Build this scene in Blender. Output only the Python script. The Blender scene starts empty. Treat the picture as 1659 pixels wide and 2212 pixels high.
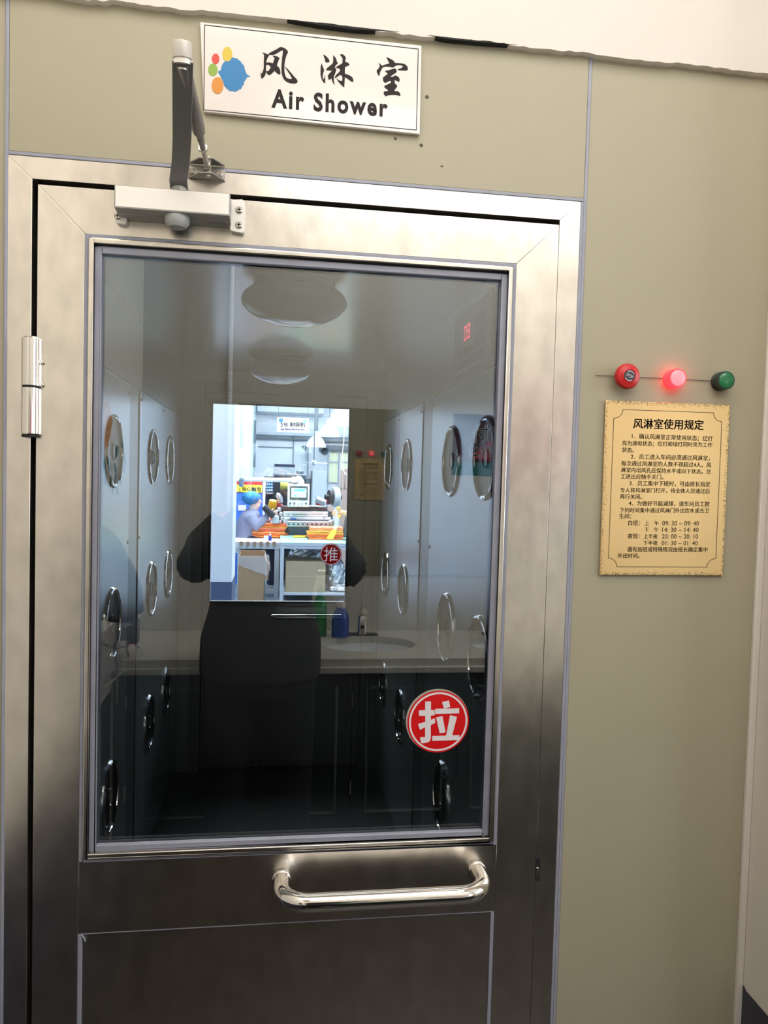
import bpy, bmesh, math, random
from mathutils import Matrix, Vector
random.seed(7)
C = bpy.context.scene.collection

# ------------------------------------------------------------------ camera
F_PX, W_PX, H_PX = 1633.737, 1659.0, 2212.0
YAW, PITCH, ROLL = 0.14097, -0.042904, 0.027364
CAMZ, CAMD = 1.55, 1.33                     # lens height, distance to the door face (y = 0)
def cam_axes():
    cy, sy, cp, sp = math.cos(YAW), math.sin(YAW), math.cos(PITCH), math.sin(PITCH)
    f = Vector((sy*cp, cy*cp, sp)); r = Vector((cy, -sy, 0)); u = r.cross(f)
    return (math.cos(ROLL)*r + math.sin(ROLL)*u, -math.sin(ROLL)*r + math.cos(ROLL)*u, f)
AX_R, AX_U, AX_F = cam_axes()
cam = bpy.data.cameras.new('camera'); cam_o = bpy.data.objects.new('camera', cam); C.objects.link(cam_o)
cam.sensor_fit = 'HORIZONTAL'; cam.sensor_width = 36; cam.lens = 36*F_PX/W_PX
cam.clip_start = 0.02; cam.clip_end = 100
M = Matrix((AX_R, AX_U, -AX_F)).transposed().to_4x4(); M.translation = (0, -CAMD, CAMZ)
cam_o.matrix_world = M
bpy.context.scene.camera = cam_o
def ray(u, v):
    d = AX_R*((u-W_PX/2)/F_PX) + AX_U*((H_PX/2-v)/F_PX) + AX_F
    return d
def at(u, v, dist):                         # point on the plane parallel to the door, dist metres from the lens
    d = ray(u, v); k = dist/d.y
    return Vector((d.x*k, dist-CAMD, CAMZ + d.z*k))
def on_door(u, v, y=0.0): return at(u, v, CAMD+y)
def on_x(u, v, x):                          # point on a side wall
    d = ray(u, v); k = x/d.x
    return Vector((x, d.y*k-CAMD, CAMZ + d.z*k))

# ------------------------------------------------------------------ world, lights, exposure
sc = bpy.context.scene
sc.view_settings.view_transform = 'Standard'; sc.view_settings.look = 'None'
sc.view_settings.exposure = 0.0; sc.view_settings.gamma = 1.0
sc.cycles.use_denoising = True
sc.cycles.max_bounces = 10; sc.cycles.transparent_max_bounces = 16; sc.cycles.glossy_bounces = 6; sc.cycles.diffuse_bounces = 5
sc.cycles.caustics_reflective = False; sc.cycles.caustics_refractive = False
sc.cycles.sample_clamp_indirect = 6.0
w = bpy.data.worlds.new('sky'); sc.world = w; w.use_nodes = True
w.node_tree.nodes['Background'].inputs[0].default_value = (0.86, 0.93, 1, 1)
w.node_tree.nodes['Background'].inputs[1].default_value = 1.0
def area(name, loc, rot, sx, sy, power, col=(1, 1, 1)):
    l = bpy.data.lights.new(name, 'AREA'); l.shape = 'RECTANGLE'; l.size = sx; l.size_y = sy; l.energy = power; l.color = col
    o = bpy.data.objects.new(name, l); C.objects.link(o); o.location = loc; o.rotation_euler = rot
    return o
area('corridor_ceiling_light', (0.1, -0.74, 2.92), (0, 0, 0), 1.8, 0.8, 17.5, (1, 0.965, 0.925))
area('corridor_window_light', (2.98, -1.1, 2.0), (0, math.radians(84), 0), 1.3, 1.6, 30, (0.93, 0.97, 1))
area('basin_fill_light', (0.85, -1.75, 2.92), (0, 0, 0), 1.8, 0.5, 23, (1, 0.97, 0.94))  # added fill lamp, brightens the counter and left wall for their reflections
area('workshop_light', (0.6, 8.0, 4.3), (0, 0, 0), 3.6, 3.2, 960, (0.90, 0.955, 1))
area('workshop_light', (0.8, 13.2, 4.3), (0, 0, 0), 4.0, 5.0, 1250, (0.88, 0.945, 1))
area('workshop_light', (-1.0, 4.6, 4.0), (0, 0, 0), 2.6, 1.8, 175, (0.90, 0.955, 1))

# ------------------------------------------------------------------ materials
def S(r, g, b): return tuple((c/255/12.92 if c/255 <= .04045 else ((c/255+.055)/1.055)**2.4) for c in (r, g, b))
MATS = {}
def mat(name, col, rough=.5, metal=0.0, emit=None, estr=0.0, var=0.0, scale=8.0, stretch=(1, 1, 1), rvar=0.0, bump=0.0, spec=.5, coat=0.0, alpha=1.0, sheen=0.0, detail=7, lo=.3, hi=.7):
    m = bpy.data.materials.new(name); m.use_nodes = True; MATS[name] = m
    nt = m.node_tree; p = nt.nodes['Principled BSDF']; L = nt.links.new
    p.inputs['Base Color'].default_value = (*col, 1); p.inputs['Roughness'].default_value = rough; p.inputs['Metallic'].default_value = metal
    p.inputs['Specular IOR Level'].default_value = spec; p.inputs['Coat Weight'].default_value = coat; p.inputs['Alpha'].default_value = alpha
    p.inputs['Sheen Weight'].default_value = sheen
    if emit: p.inputs['Emission Color'].default_value = (*emit, 1); p.inputs['Emission Strength'].default_value = estr
    if var or rvar or bump:
        tc = nt.nodes.new('ShaderNodeTexCoord'); mp = nt.nodes.new('ShaderNodeMapping'); mp.inputs['Scale'].default_value = stretch
        n = nt.nodes.new('ShaderNodeTexNoise'); n.inputs['Scale'].default_value = scale; n.inputs['Detail'].default_value = detail; n.inputs['Roughness'].default_value = .62 if detail > 5 else .5
        L(tc.outputs['Object'], mp.inputs[0]); L(mp.outputs[0], n.inputs['Vector'])
        if var:
            r = nt.nodes.new('ShaderNodeMapRange'); r.inputs[1].default_value = lo; r.inputs[2].default_value = hi
            r.inputs[3].default_value = 1-var; r.inputs[4].default_value = 1+var*.6; L(n.outputs[0], r.inputs[0])
            mx = nt.nodes.new('ShaderNodeVectorMath'); mx.operation = 'SCALE'; mx.inputs[0].default_value = col
            L(r.outputs[0], mx.inputs['Scale']); L(mx.outputs[0], p.inputs['Base Color'])
        if rvar:
            r = nt.nodes.new('ShaderNodeMapRange'); r.inputs[1].default_value = lo; r.inputs[2].default_value = hi
            r.inputs[3].default_value = max(.02, rough-rvar); r.inputs[4].default_value = rough+rvar; L(n.outputs[0], r.inputs[0]); L(r.outputs[0], p.inputs['Roughness'])
        if bump:
            b = nt.nodes.new('ShaderNodeBump'); b.inputs['Strength'].default_value = bump; b.inputs['Distance'].default_value = .002
            L(n.outputs[0], b.inputs['Height']); L(b.outputs[0], p.inputs['Normal'])
    return m
def glass(name, fac, tint):
    m = bpy.data.materials.new(name); m.use_nodes = True; MATS[name] = m
    nt = m.node_tree; nt.nodes.clear(); L = nt.links.new
    o = nt.nodes.new('ShaderNodeOutputMaterial'); mx = nt.nodes.new('ShaderNodeMixShader'); mx.inputs[0].default_value = fac
    t = nt.nodes.new('ShaderNodeBsdfTransparent'); t.inputs[0].default_value = (*tint, 1)
    g = nt.nodes.new('ShaderNodeBsdfGlossy'); g.inputs['Roughness'].default_value = 0.0; g.inputs[0].default_value = (.97, 1, .99, 1)
    L(t.outputs[0], mx.inputs[1]); L(g.outputs[0], mx.inputs[2]); L(mx.outputs[0], o.inputs[0])
    return m
def specked(m, dens, col, lo=.70, scale=90):             # small dark dirt specks
    nt = m.node_tree; p = nt.nodes['Principled BSDF']; L = nt.links.new
    tc = nt.nodes.new('ShaderNodeTexCoord'); n = nt.nodes.new('ShaderNodeTexVoronoi'); n.inputs['Scale'].default_value = scale
    L(tc.outputs['Object'], n.inputs['Vector'])
    n2 = nt.nodes.new('ShaderNodeTexNoise'); n2.inputs['Scale'].default_value = scale*.22; L(tc.outputs['Object'], n2.inputs['Vector'])
    lt = nt.nodes.new('ShaderNodeMath'); lt.operation = 'LESS_THAN'; lt.inputs[1].default_value = dens; L(n.outputs['Distance'], lt.inputs[0])
    gt = nt.nodes.new('ShaderNodeMath'); gt.operation = 'GREATER_THAN'; gt.inputs[1].default_value = lo; L(n2.outputs[0], gt.inputs[0])
    mu = nt.nodes.new('ShaderNodeMath'); mu.operation = 'MULTIPLY'; L(lt.outputs[0], mu.inputs[0]); L(gt.outputs[0], mu.inputs[1])
    mx = nt.nodes.new('ShaderNodeMix'); mx.data_type = 'RGBA'; mx.inputs['B'].default_value = (*col, 1)
    if p.inputs['Base Color'].is_linked: L(p.inputs['Base Color'].links[0].from_socket, mx.inputs['A'])
    else: mx.inputs['A'].default_value = p.inputs['Base Color'].default_value
    L(mu.outputs[0], mx.inputs['Factor']); L(mx.outputs['Result'], p.inputs['Base Color'])
    return m
khaki = specked(mat('khaki_panel_paint', S(166, 159, 136), .5, var=.03, scale=3), .09, S(60, 48, 30), .66, 26)
steel = mat('brushed_stainless', (.76, .71, .645), .26, 1, var=.13, scale=30, stretch=(1, 1, .6), rvar=.012, detail=4)
steel_d = mat('dull_stainless', (.60, .565, .51), .36, 1, var=.08, scale=9, rvar=.06)
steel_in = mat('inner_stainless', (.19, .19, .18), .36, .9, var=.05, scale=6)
chrome = mat('polished_chrome', (.84, .81, .77), .07, 1)
dish_m = mat('dark_dish_recess', (.012, .013, .013), .35, 0, spec=.12)  # near-black colour stands for the darkness inside the recessed dish
alu = mat('shaded_silver', (.36, .36, .345), .42, .5, var=.05, scale=20)  # darkened silver, carries the shade on the underside of the closer
alu_l = mat('lit_silver', (.86, .82, .77), .42, .2)  # the same silver lightened, carries the light on the closer front
brk = mat('dull_bracket_grey', (.36, .34, .31), .4, .8)
armm = mat('grey_arm_metal', (.27, .26, .255), .42, .6)
dark = mat('black_gap', (.006, .006, .006), .8)
silic = mat('grey_silicone', S(150, 152, 166), .45, var=.12, scale=16, bump=.2)
plaster = specked(mat('white_plaster', S(218, 211, 202), .7, var=.03, scale=6), .08, S(120, 110, 95), .68, 30)
blue_p = mat('dark_blue_paint', S(52, 52, 66), .45, var=.12, scale=18)
signw = mat('white_acrylic', S(222, 214, 208), .22, coat=.3)
ink = mat('black_ink', S(34, 28, 27), .6, spec=.25)
def backlit(name, col):                     # thin vinyl that lets window light through
    m = mat(name, col, .35); nt = m.node_tree; o = nt.nodes['Material Output']; p = nt.nodes['Principled BSDF']
    t_ = nt.nodes.new('ShaderNodeBsdfTranslucent'); t_.inputs[0].default_value = (*col, 1); x = nt.nodes.new('ShaderNodeMixShader'); x.inputs[0].default_value = .5
    nt.links.new(p.outputs[0], x.inputs[1]); nt.links.new(t_.outputs[0], x.inputs[2]); nt.links.new(x.outputs[0], o.inputs[0]); return m
red_t = backlit('red_window_vinyl', S(200, 24, 26)); white_t = backlit('grey_window_vinyl', S(216, 200, 200))
red_p = mat('red_plastic', S(196, 28, 30), .35)
red_s = mat('red_vinyl', S(212, 22, 26), .3)
whitev = mat('white_vinyl', S(228, 222, 226), .35)
goldm = mat('gold_plate', (.80, .56, .26), .33, .62, rvar=.04, scale=6, stretch=(1, 1, .1))
gold_ink = mat('brown_etched_ink', S(62, 42, 18), .5)
green_l = mat('green_lens', S(0, 112, 62), .25, coat=.4)
red_l = mat('lit_red_lens', (.5, .02, .02), .3, emit=(1, .012, .018), estr=5.0)
red_f = mat('lit_red_lens_face', (.95, .2, .2), .3, emit=(1, .16, .21), estr=1.25)
darkplastic = mat('black_plastic', S(38, 40, 42), .4)
glass_f = glass('door_glass', .13, (.81, .82, .815))
glass_b = glass('far_door_glass', .04, (.965, .975, .985))
inwall = mat('shower_wall_steel', (.31, .33, .33), .34, .85, var=.03, scale=4)
inpanel = mat('shower_panel_steel', (.56, .59, .615), .30, .85, var=.03, scale=5)
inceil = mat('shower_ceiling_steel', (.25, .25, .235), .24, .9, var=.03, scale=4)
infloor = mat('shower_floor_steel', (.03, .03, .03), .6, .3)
lampw = mat('white_acrylic_lamp', S(205, 208, 203), .14, coat=.5)
led = mat('lit_red_digits', (.5, .05, .08), .4, emit=(1, .10, .16), estr=1.1)
ledo = mat('lit_red_indicator', (.9, .1, .05), .4, emit=(1, .13, .06), estr=1.8)
dispm = mat('grey_control_film', S(128, 130, 130), .35)
dispt = mat('faint_print', S(78, 80, 80), .5)
# corridor behind the viewer
taupe = mat('beige_wall_paint', S(198, 194, 184), .7)
whitew = mat('white_wall_paint', S(232, 226, 214), .7)
floor_m = mat('dark_floor_tile', S(42, 37, 33), .45, var=.08, scale=5)
ceil_m = mat('white_ceiling_paint', S(235, 230, 222), .8)
mirror_m = mat('mirror_silver', (.83, .86, .85), .01, 1)
stone = mat('beige_stone_top', S(200, 195, 184), .35, var=.05, scale=30)
mould = mat('green_moulding_sheen', S(96, 112, 112), .18, coat=.5)  # green lightened in colour to carry the window sheen on the mouldings
green_d = mat('dark_green_laminate', S(38, 48, 47), .4)
ceram = mat('white_ceramic', S(232, 234, 236), .12, coat=.4)
dryer_m = mat('grey_dryer_shell', S(92, 94, 96), .35)
dryer_d = mat('dark_dryer_shell', S(48, 50, 54), .3)
socketm = mat('grey_socket_plastic', S(160, 163, 168), .4)
cablem = mat('grey_cable', S(176, 176, 176), .5)
bluepl = mat('blue_bottle_plastic', S(26, 70, 160), .15, coat=.3)
greenpl = mat('green_bottle_plastic', S(30, 130, 60), .2)
peach = mat('peach_decal', S(236, 172, 120), .6)
leafm = mat('green_decal', S(20, 96, 64), .6)
post_r = mat('poster_red', S(178, 30, 44), .5); post_d = mat('poster_plum', S(70, 34, 50), .5); post_t = mat('poster_teal', S(40, 120, 124), .5)
skin_m = mat('skin', S(214, 166, 140), .5); hair_m = mat('dark_hair', S(24, 20, 20), .5)
coat_m = mat('charcoal_jacket', S(46, 46, 50), .8); trou_m = mat('black_trousers', S(16, 16, 24), .85)
# workshop
fw_white = mat('workshop_white', S(226, 232, 240), .7); fw_green = mat('pale_green_wall', S(206, 226, 226), .7)
fw_floor = mat('workshop_floor', S(120, 134, 150), .4); blue_b = mat('slate_blue_dado', S(72, 88, 120), .5)
fw_grey = mat('pale_grey_paint', S(186, 196, 206), .5, .1); fw_dgrey = mat('grey_machine_paint', S(92, 104, 116), .45, .2)
mblack = mat('black_machine_paint', S(40, 44, 52), .4, .3); msteel = mat('machine_steel', (.62, .62, .64), .3, .9)
mbrown = mat('brown_roller', S(84, 62, 60), .4); mred = mat('red_machine_part', S(178, 44, 52), .4); myel = mat('yellow_roll', S(232, 176, 26), .4)
cblue = mat('blue_cabinet', S(62, 120, 222), .45); ylw = mat('yellow_sign', S(250, 226, 70), .5); rband = mat('red_band', S(206, 38, 52), .5)
hmi_w = mat('white_panel_housing', S(228, 232, 232), .4); bez = mat('dark_bezel', S(74, 84, 84), .4)
scr = mat('lit_screen', (.5, .9, .8), .3, emit=(.62, 1, .9), estr=.85); scr2 = mat('lit_screen_mint', (.2, .8, .7), .3, emit=(.1, .75, .6), estr=.9)
card = mat('cardboard', S(158, 128, 98), .7, var=.05, scale=8); card2 = mat('pale_cardboard', S(170, 154, 124), .7, var=.04, scale=8)
film = mat('clear_plastic_film', S(225, 228, 232), .12, alpha=.22); foil = mat('silver_foil', (.74, .78, .80), .24, .85, bump=.6, scale=14)
mint = mat('mint_green_mat', S(150, 226, 200), .4); tabw = mat('white_table_top', S(236, 226, 226), .5); tabp = mat('pink_label_paper', S(236, 204, 204), .6)
oranges = [mat('orange_film_%s' % n, S(*c), .35) for n, c in zip('abcde', ((246, 150, 50), (238, 110, 50), (250, 172, 84), (226, 90, 48), (242, 140, 96)))]
uni = mat('grey_blue_uniform', S(128, 134, 162), .8); navy = mat('navy_trousers', S(48, 54, 84), .8); hnet = mat('blue_hairnet', S(28, 122, 186), .7, bump=.8, scale=60)
glove = mat('yellow_glove', S(246, 196, 80), .5); apron = mat('dark_apron', S(58, 66, 74), .7)
curt = mat('pale_yellow_blind', S(226, 230, 196), .7); brownb = mat('brown_carton', S(166, 146, 140), .7)

# ------------------------------------------------------------------ mesh helpers
class MB:
    def __init__(s): s.v = []; s.f = []
    def add(s, vs, fs):
        n = len(s.v); s.v += [tuple(p) for p in vs]; s.f += [tuple(i+n for i in f) for f in fs]; return s
    def box(s, x0, x1, y0, y1, z0, z1):
        x0, x1 = sorted((x0, x1)); y0, y1 = sorted((y0, y1)); z0, z1 = sorted((z0, z1))
        return s.add([(x0, y0, z0), (x1, y0, z0), (x1, y1, z0), (x0, y1, z0), (x0, y0, z1), (x1, y0, z1), (x1, y1, z1), (x0, y1, z1)],
                     [(0, 3, 2, 1), (4, 5, 6, 7), (0, 1, 5, 4), (1, 2, 6, 5), (2, 3, 7, 6), (3, 0, 4, 7)])
    def slab(s, pts, off):                   # closed outline (3-D points) thickened by the vector off
        n = len(pts); pts = [Vector(p) for p in pts]; off = Vector(off)
        return s.add(pts + [p+off for p in pts], [tuple(range(n)), tuple(range(2*n-1, n-1, -1))] + [(i, i+n, (i+1) % n+n, (i+1) % n) for i in range(n)])
    def tube(s, pts, r, n=12, caps=True, flat=1.0):
        pts = [Vector(p) for p in pts]; rs = r if isinstance(r, (list, tuple)) else [r]*len(pts)
        vs = []; fs = []; prev = None
        for i, p in enumerate(pts):
            t = (pts[min(i+1, len(pts)-1)] - pts[max(i-1, 0)]).normalized()
            if prev is None: a = t.orthogonal().normalized()
            else: a = (prev - t*prev.dot(t)).normalized()
            prev = a; b = t.cross(a)
            for k in range(n):
                th = 2*math.pi*k/n; vs.append(p + (a*math.cos(th) + b*math.sin(th)*flat)*rs[i])
        for i in range(len(pts)-1):
            for k in range(n): fs.append((i*n+k, i*n+(k+1) % n, (i+1)*n+(k+1) % n, (i+1)*n+k))
        if caps: fs += [tuple(range(n-1, -1, -1)), tuple(range((len(pts)-1)*n, len(pts)*n))]
        return s.add(vs, fs)
    def lathe(s, prof, o, axis, n=32, sx=1.0, caps=True):      # prof: (radius, height along axis)
        o = Vector(o); ax = Vector(axis).normalized(); a = Vector((0, 0, 1)) if abs(ax.z) < .9 else Vector((1, 0, 0))
        a = (a - ax*a.dot(ax)).normalized(); b = ax.cross(a); vs = []; fs = []
        for r, h in prof:
            for k in range(n):
                th = 2*math.pi*k/n; vs.append(o + ax*h + a*(r*math.cos(th)) + b*(r*sx*math.sin(th)))
        m = len(prof)
        for i in range(m-1):
            for k in range(n): fs.append((i*n+k, i*n+(k+1) % n, (i+1)*n+(k+1) % n, (i+1)*n+k))
        if caps and prof[0][0] > 1e-4: fs.append(tuple(range(n-1, -1, -1)))
        if caps and prof[-1][0] > 1e-4: fs.append(tuple(range((m-1)*n, m*n)))
        return s.add(vs, fs)
    def ring(s, x0, x1, z0, z1, w, y0, y1):         # rectangular ring in the door plane, w wide inwards
        s.box(x0, x0+w, y0, y1, z0, z1); s.box(x1-w, x1, y0, y1, z0, z1)
        s.box(x0+w, x1-w, y0, y1, z1-w, z1); s.box(x0+w, x1-w, y0, y1, z0, z0+w); return s
    def ball(s, c, rx, ry=None, rz=None, n=20, m=12):
        ry = ry or rx; rz = rz or rx; c = Vector(c); vs = []; fs = []
        for i in range(m+1):
            ph = math.pi*i/m
            for k in range(n):
                th = 2*math.pi*k/n; vs.append((c.x+rx*math.sin(ph)*math.cos(th), c.y+ry*math.sin(ph)*math.sin(th), c.z-rz*math.cos(ph)))
        for i in range(m):
            for k in range(n): fs.append((i*n+k, i*n+(k+1) % n, (i+1)*n+(k+1) % n, (i+1)*n+k))
        return s.add(vs, fs)
    def build(s, name, m, parent=None, bevel=0.0, smooth=35, seg=2):
        me = bpy.data.meshes.new(name); me.from_pydata(s.v, [], s.f)
        bm = bmesh.new(); bm.from_mesh(me); bmesh.ops.remove_doubles(bm, verts=bm.verts, dist=1e-7)
        bmesh.ops.dissolve_degenerate(bm, edges=bm.edges, dist=1e-8)
        bmesh.ops.recalc_face_normals(bm, faces=bm.faces); bm.to_mesh(me); bm.free()
        if smooth:
            me.polygons.foreach_set('use_smooth', [True]*len(me.polygons)); me.set_sharp_from_angle(angle=math.radians(smooth))
        me.materials.append(m)
        o = bpy.data.objects.new(name, me); C.objects.link(o)
        if parent:
            o.parent = parent
            if parent.type == 'EMPTY': o.matrix_parent_inverse = Matrix.Translation(-parent.location)
        if bevel:
            b = o.modifiers.new('bevel', 'BEVEL'); b.width = bevel; b.segments = seg; b.limit_method = 'ANGLE'; b.angle_limit = math.radians(40)
        return o
def tag(o, label, cat, group=None, kind=None):
    o['label'] = label; o['category'] = cat
    if group: o['group'] = group
    if kind: o['kind'] = kind
    return o
def thing(name, label, cat, loc=(0, 0, 0), group=None, kind=None):
    o = bpy.data.objects.new(name, None); C.objects.link(o); o.location = Vector(loc); o.empty_display_size = .05
    return tag(o, label, cat, group, kind)
def struct(o, label, cat): return tag(o, label, cat, kind='structure')
def dup(root, loc, rotz=0.0, label=None):
    r = root.copy(); C.objects.link(r); r.location = Vector(loc); r.rotation_euler = (0, 0, rotz)
    if label: r['label'] = label
    for ch in list(root.children):
        c = ch.copy(); C.objects.link(c); c.parent = r; c.matrix_parent_inverse = ch.matrix_parent_inverse.copy()
        for g in list(ch.children):
            d = g.copy(); C.objects.link(d); d.parent = c
    return r
_txt = {}
def glyphs(s, bold=0.0, space=1.0):
    k = (s, bold, space)
    if k not in _txt:
        cu = bpy.data.curves.new('lettering', 'FONT'); cu.body = s; cu.size = 1; cu.offset = bold; cu.space_character = space; cu.resolution_u = 3
        o = bpy.data.objects.new('lettering', cu); C.objects.link(o)
        ev = o.evaluated_get(bpy.context.evaluated_depsgraph_get()); me = ev.to_mesh()
        vs = [tuple(v.co) for v in me.vertices]; fs = [tuple(p.vertices) for p in me.polygons]; ev.to_mesh_clear()
        bpy.data.objects.remove(o); bpy.data.curves.remove(cu); _txt[k] = (vs, fs)
    return _txt[k]
def write(mb, s, A, B, up, bold=0.0, space=1.0, hs=1.0, rise=.0004):
    """letters of s fitted between the points A (lower left) and B (lower right), standing along up"""
    cjk = any(ord(c) > 0x2e80 for c in s); off = bold if cjk else 0
    vs, fs = glyphs(s, 0 if cjk else bold, space); A = Vector(A); B = Vector(B)
    x0 = min(v[0] for v in vs); x1 = max(v[0] for v in vs); y0 = min(v[1] for v in vs)
    e = (B-A)/(x1-x0); k = e.length*hs; up = Vector(up).normalized(); n = e.normalized().cross(up)*rise
    for sh in ((-off, 0), (off, 0), (0, -off*.6), (0, off*.6)) if off else ((0, 0),):      # a heavier stroke for the bold characters
        mb.add([A + e*(v[0]-x0+sh[0]) + up*(k*(v[1]-y0+sh[1])) + n for v in vs], fs)
def trace(mb, polys, ox, oy, k, y, t=.0006):            # outlines read off a sign, laid on its face at depth y
    for p in polys:
        mb.slab([on_door(ox+a/k, oy+b/k, y) for a, b in p], (0, -t, 0))
def ell(cx, cy, rx, ry, n=36): return [(cx+rx*math.cos(2*math.pi*i/n), cy+ry*math.sin(2*math.pi*i/n)) for i in range(n)]

# ------------------------------------------------------------------ the door wall
FO_L, FO_R, FO_T = -.4466, .5333, 2.0619      # door frame outer edges
LF_L, LF_R, LF_T = -.3988, .4938, 2.0179      # door leaf
ML, MR, MB_, MT = -.3243, .4168, .8802, 1.943 # glazing opening in the leaf
KT = .7537                                    # top of the kick panel
WR = .911                                     # right end of the khaki panels
m = MB()
m.box(-.62, -.4505, 0.002, .06, 0, 2.6)                     # strip left of the frame
m.box(-.4445, .5385, 0.0, .06, FO_T+.006, 2.6)              # panel above the frame
m.box(.5445, WR, 0.0015, .06, 0, 2.6)                       # panel right of the frame
struct(m.build('wall_front', khaki, bevel=.0012), 'khaki painted metal panel wall around the stainless door', 'wall')
m = MB()
m.box(-.4505, -.4445, -.0006, .03, 0, 2.6); m.box(.5385, .5445, -.0006, .03, 0, 2.6)
m.box(-.4445, .5385, -.0012, .03, FO_T, FO_T+.006); m.box(FO_R, .5385, -.001, .03, 0, FO_T)
m.box(-.4505, -.4466, -.001, .03, 0, FO_T)
struct(m.build('trim_1', silic, bevel=.001), 'grey silicone bead sealing the joints of the khaki panels', 'sealant')
m = MB()                                                    # white plaster band above, ragged lower edge
xs = [-.62+i*.012 for i in range(int((WR+.75+.62)/.012)+1)]
random.seed(3); low = []
for x in xs:
    low.append(2.3155 + random.uniform(-.0016, .0016) + .002*math.sin(x*23)*math.sin(x*7.1) - (.004 if -.36 < x < -.29 else 0))
pts = [Vector((x, -.014, z)) for x, z in zip(xs, low)] + [Vector((xs[-1], -.014, 2.95)), Vector((xs[0], -.014, 2.95))]
m.slab(pts, (0, .074, 0))
struct(m.build('wall_front_upper', plaster), 'white plastered band above the khaki panels', 'wall')
m = MB()
m.slab([(x, -.0145, z) for x, z in ((.0, 2.3165), (.05, 2.3135), (.115, 2.3122), (.15, 2.3142), (.19, 2.3165))], (0, .012, 0))
m.slab([(x, -.0145, z) for x, z in ((.24, 2.3165), (.275, 2.3132), (.33, 2.3142), (.40, 2.3165))], (0, .012, 0))
struct(m.build('trim_2', dark), 'dark gap where the white plaster has come away above the sign', 'gap')
# short white return wall at the right with its dado, and the wall going on beyond it
WX = .9245
m = MB(); m.box(WR, WX, -.006, .06, 0, 2.32)
struct(m.build('trim_3', plaster, bevel=.002), 'white caulked strip between khaki wall and right return wall', 'trim')
m = MB(); m.box(WX, WX+.4, -.11, .06, 0, 2.95)
struct(m.build('wall_right', plaster, bevel=.003), 'white plastered return wall at the right edge', 'wall')
m = MB(); DZ = .574
zs = []
for i in range(12): zs.append((WX-.0012, -.006-.104*i/11, DZ + random.uniform(-.0012, .0012)))
zs[0] = (WX-.0012, -.006, DZ+.007)
m.slab(zs + [(WX-.0012, -.11, 0), (WX-.0012, -.006, 0)], (.001, 0, 0))
m.box(WX, WX+.4, -.1115, -.11, 0, DZ)
struct(m.build('trim_4', blue_p), 'dark blue painted dado at the foot of the right return wall', 'dado')
m = MB(); m.box(WX+.4, 3.1, -.10, .06, 0, 2.95)
struct(m.build('wall_front_far', plaster), 'white wall carrying the red poster, right of the return wall', 'wall')

# ------------------------------------------------------------------ door frame and door
def bar(m, pts, y0=0.0, y1=.04): m.slab([(x, y0, z) for x, z in pts], (0, y1-y0, 0))
FI_L, FI_R, FI_T = -.4075, .4945, 2.0262
fr = thing('door_1_frame', 'mitred stainless steel frame around the air shower door', 'door frame', (.04, 0, 0), kind='structure')
g = .0004
m = MB(); bar(m, [(FO_L, 0), (FI_L, 0), (FI_L, FI_T-g), (FO_L, FO_T-g)], 0, .055); m.build('jamb', steel, fr, .0006)
m = MB(); bar(m, [(FI_R, 0), (FO_R, 0), (FO_R, FO_T-g), (FI_R, FI_T-g)], 0, .055); m.build('jamb', steel, fr, .0006)
m = MB(); bar(m, [(FO_L, FO_T), (FI_L, FI_T), (FI_R, FI_T), (FO_R, FO_T)], 0, .055); m.build('head', steel, fr, .0006)
m = MB(); m.box(FI_L, FI_R, .042, .055, 0, FI_T); 
m2 = MB(); m2.box(FI_L-.001, LF_L+.02, .045, .054, 0, FI_T); m2.box(FI_L, FI_R, .045, .054, LF_T-.02, FI_T+.001); m2.box(LF_R-.02, FI_R+.001, .045, .054, 0, FI_T)
m2.build('rebate', dark, fr)
m = MB(); p = on_door(1161, 1880); m.box(p.x-.0035, p.x+.0045, -.0012, .03, p.z-.02, p.z+.024)
kp = m.build('strike_plate', dark, fr)
m = MB(); m.box(p.x-.003, p.x+.002, -.0018, .02, p.z-.014, p.z+.006); m.build('latch_bolt', chrome, kp, .0008)

d = thing('door_1', 'stainless steel air shower door with tall glass pane and pull handle', 'door', (LF_L, 0, 0), kind='structure')
m = MB(); bar(m, [(LF_L, .02), (ML, .02), (ML, MT), (LF_L, LF_T)]); m.build('stile', steel, d, .0005)
m = MB(); bar(m, [(MR, .02), (LF_R, .02), (LF_R, LF_T), (MR, MT)]); m.build('stile', steel, d, .0005)
m = MB(); bar(m, [(LF_L+g, LF_T), (ML+g, MT+g), (MR-g, MT+g), (LF_R-g, LF_T)]); m.build('top_rail', steel, d, .0005)
m = MB(); bar(m, [(ML+g, KT), (MR-g, KT), (MR-g, MB_), (ML+g, MB_)]); m.build('lock_rail', steel, d, .0005)
m = MB(); m.box(ML+g, MR-g, .004, .035, .02, KT-.001); m.build('kick_panel', steel, d, .0005)
m = MB(); m.box(ML, ML+.0065, .0005, .006, .02, KT-.002); m.box(MR-.0065, MR, .0005, .006, .02, KT-.002); m.box(ML+.004, MR-.004, .001, .006, KT-.0032, KT-.0012)
m.tube([(ML+.007, .001, KT-.004), (ML+.011, .0005, KT-.010), (ML+.0125, 0, KT-.0155)], .0016, 8)
m.build('panel_sealant', silic, d, .001)
m = MB(); m.ring(ML, MR, MB_, MT, .0072, -.001, .01); m.build('outer_sealant', silic, d, .0012)
m = MB(); m.ring(ML+.0072, MR-.0072, MB_+.0072, MT-.0072, .0078, -.006, .012); m.build('glazing_bead', steel, d, .0015)
m = MB(); m.ring(ML+.015, MR-.0145, MB_+.015, MT-.0185, .0115, .0015, .012); m.build('gasket', silic, d, .002)
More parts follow.
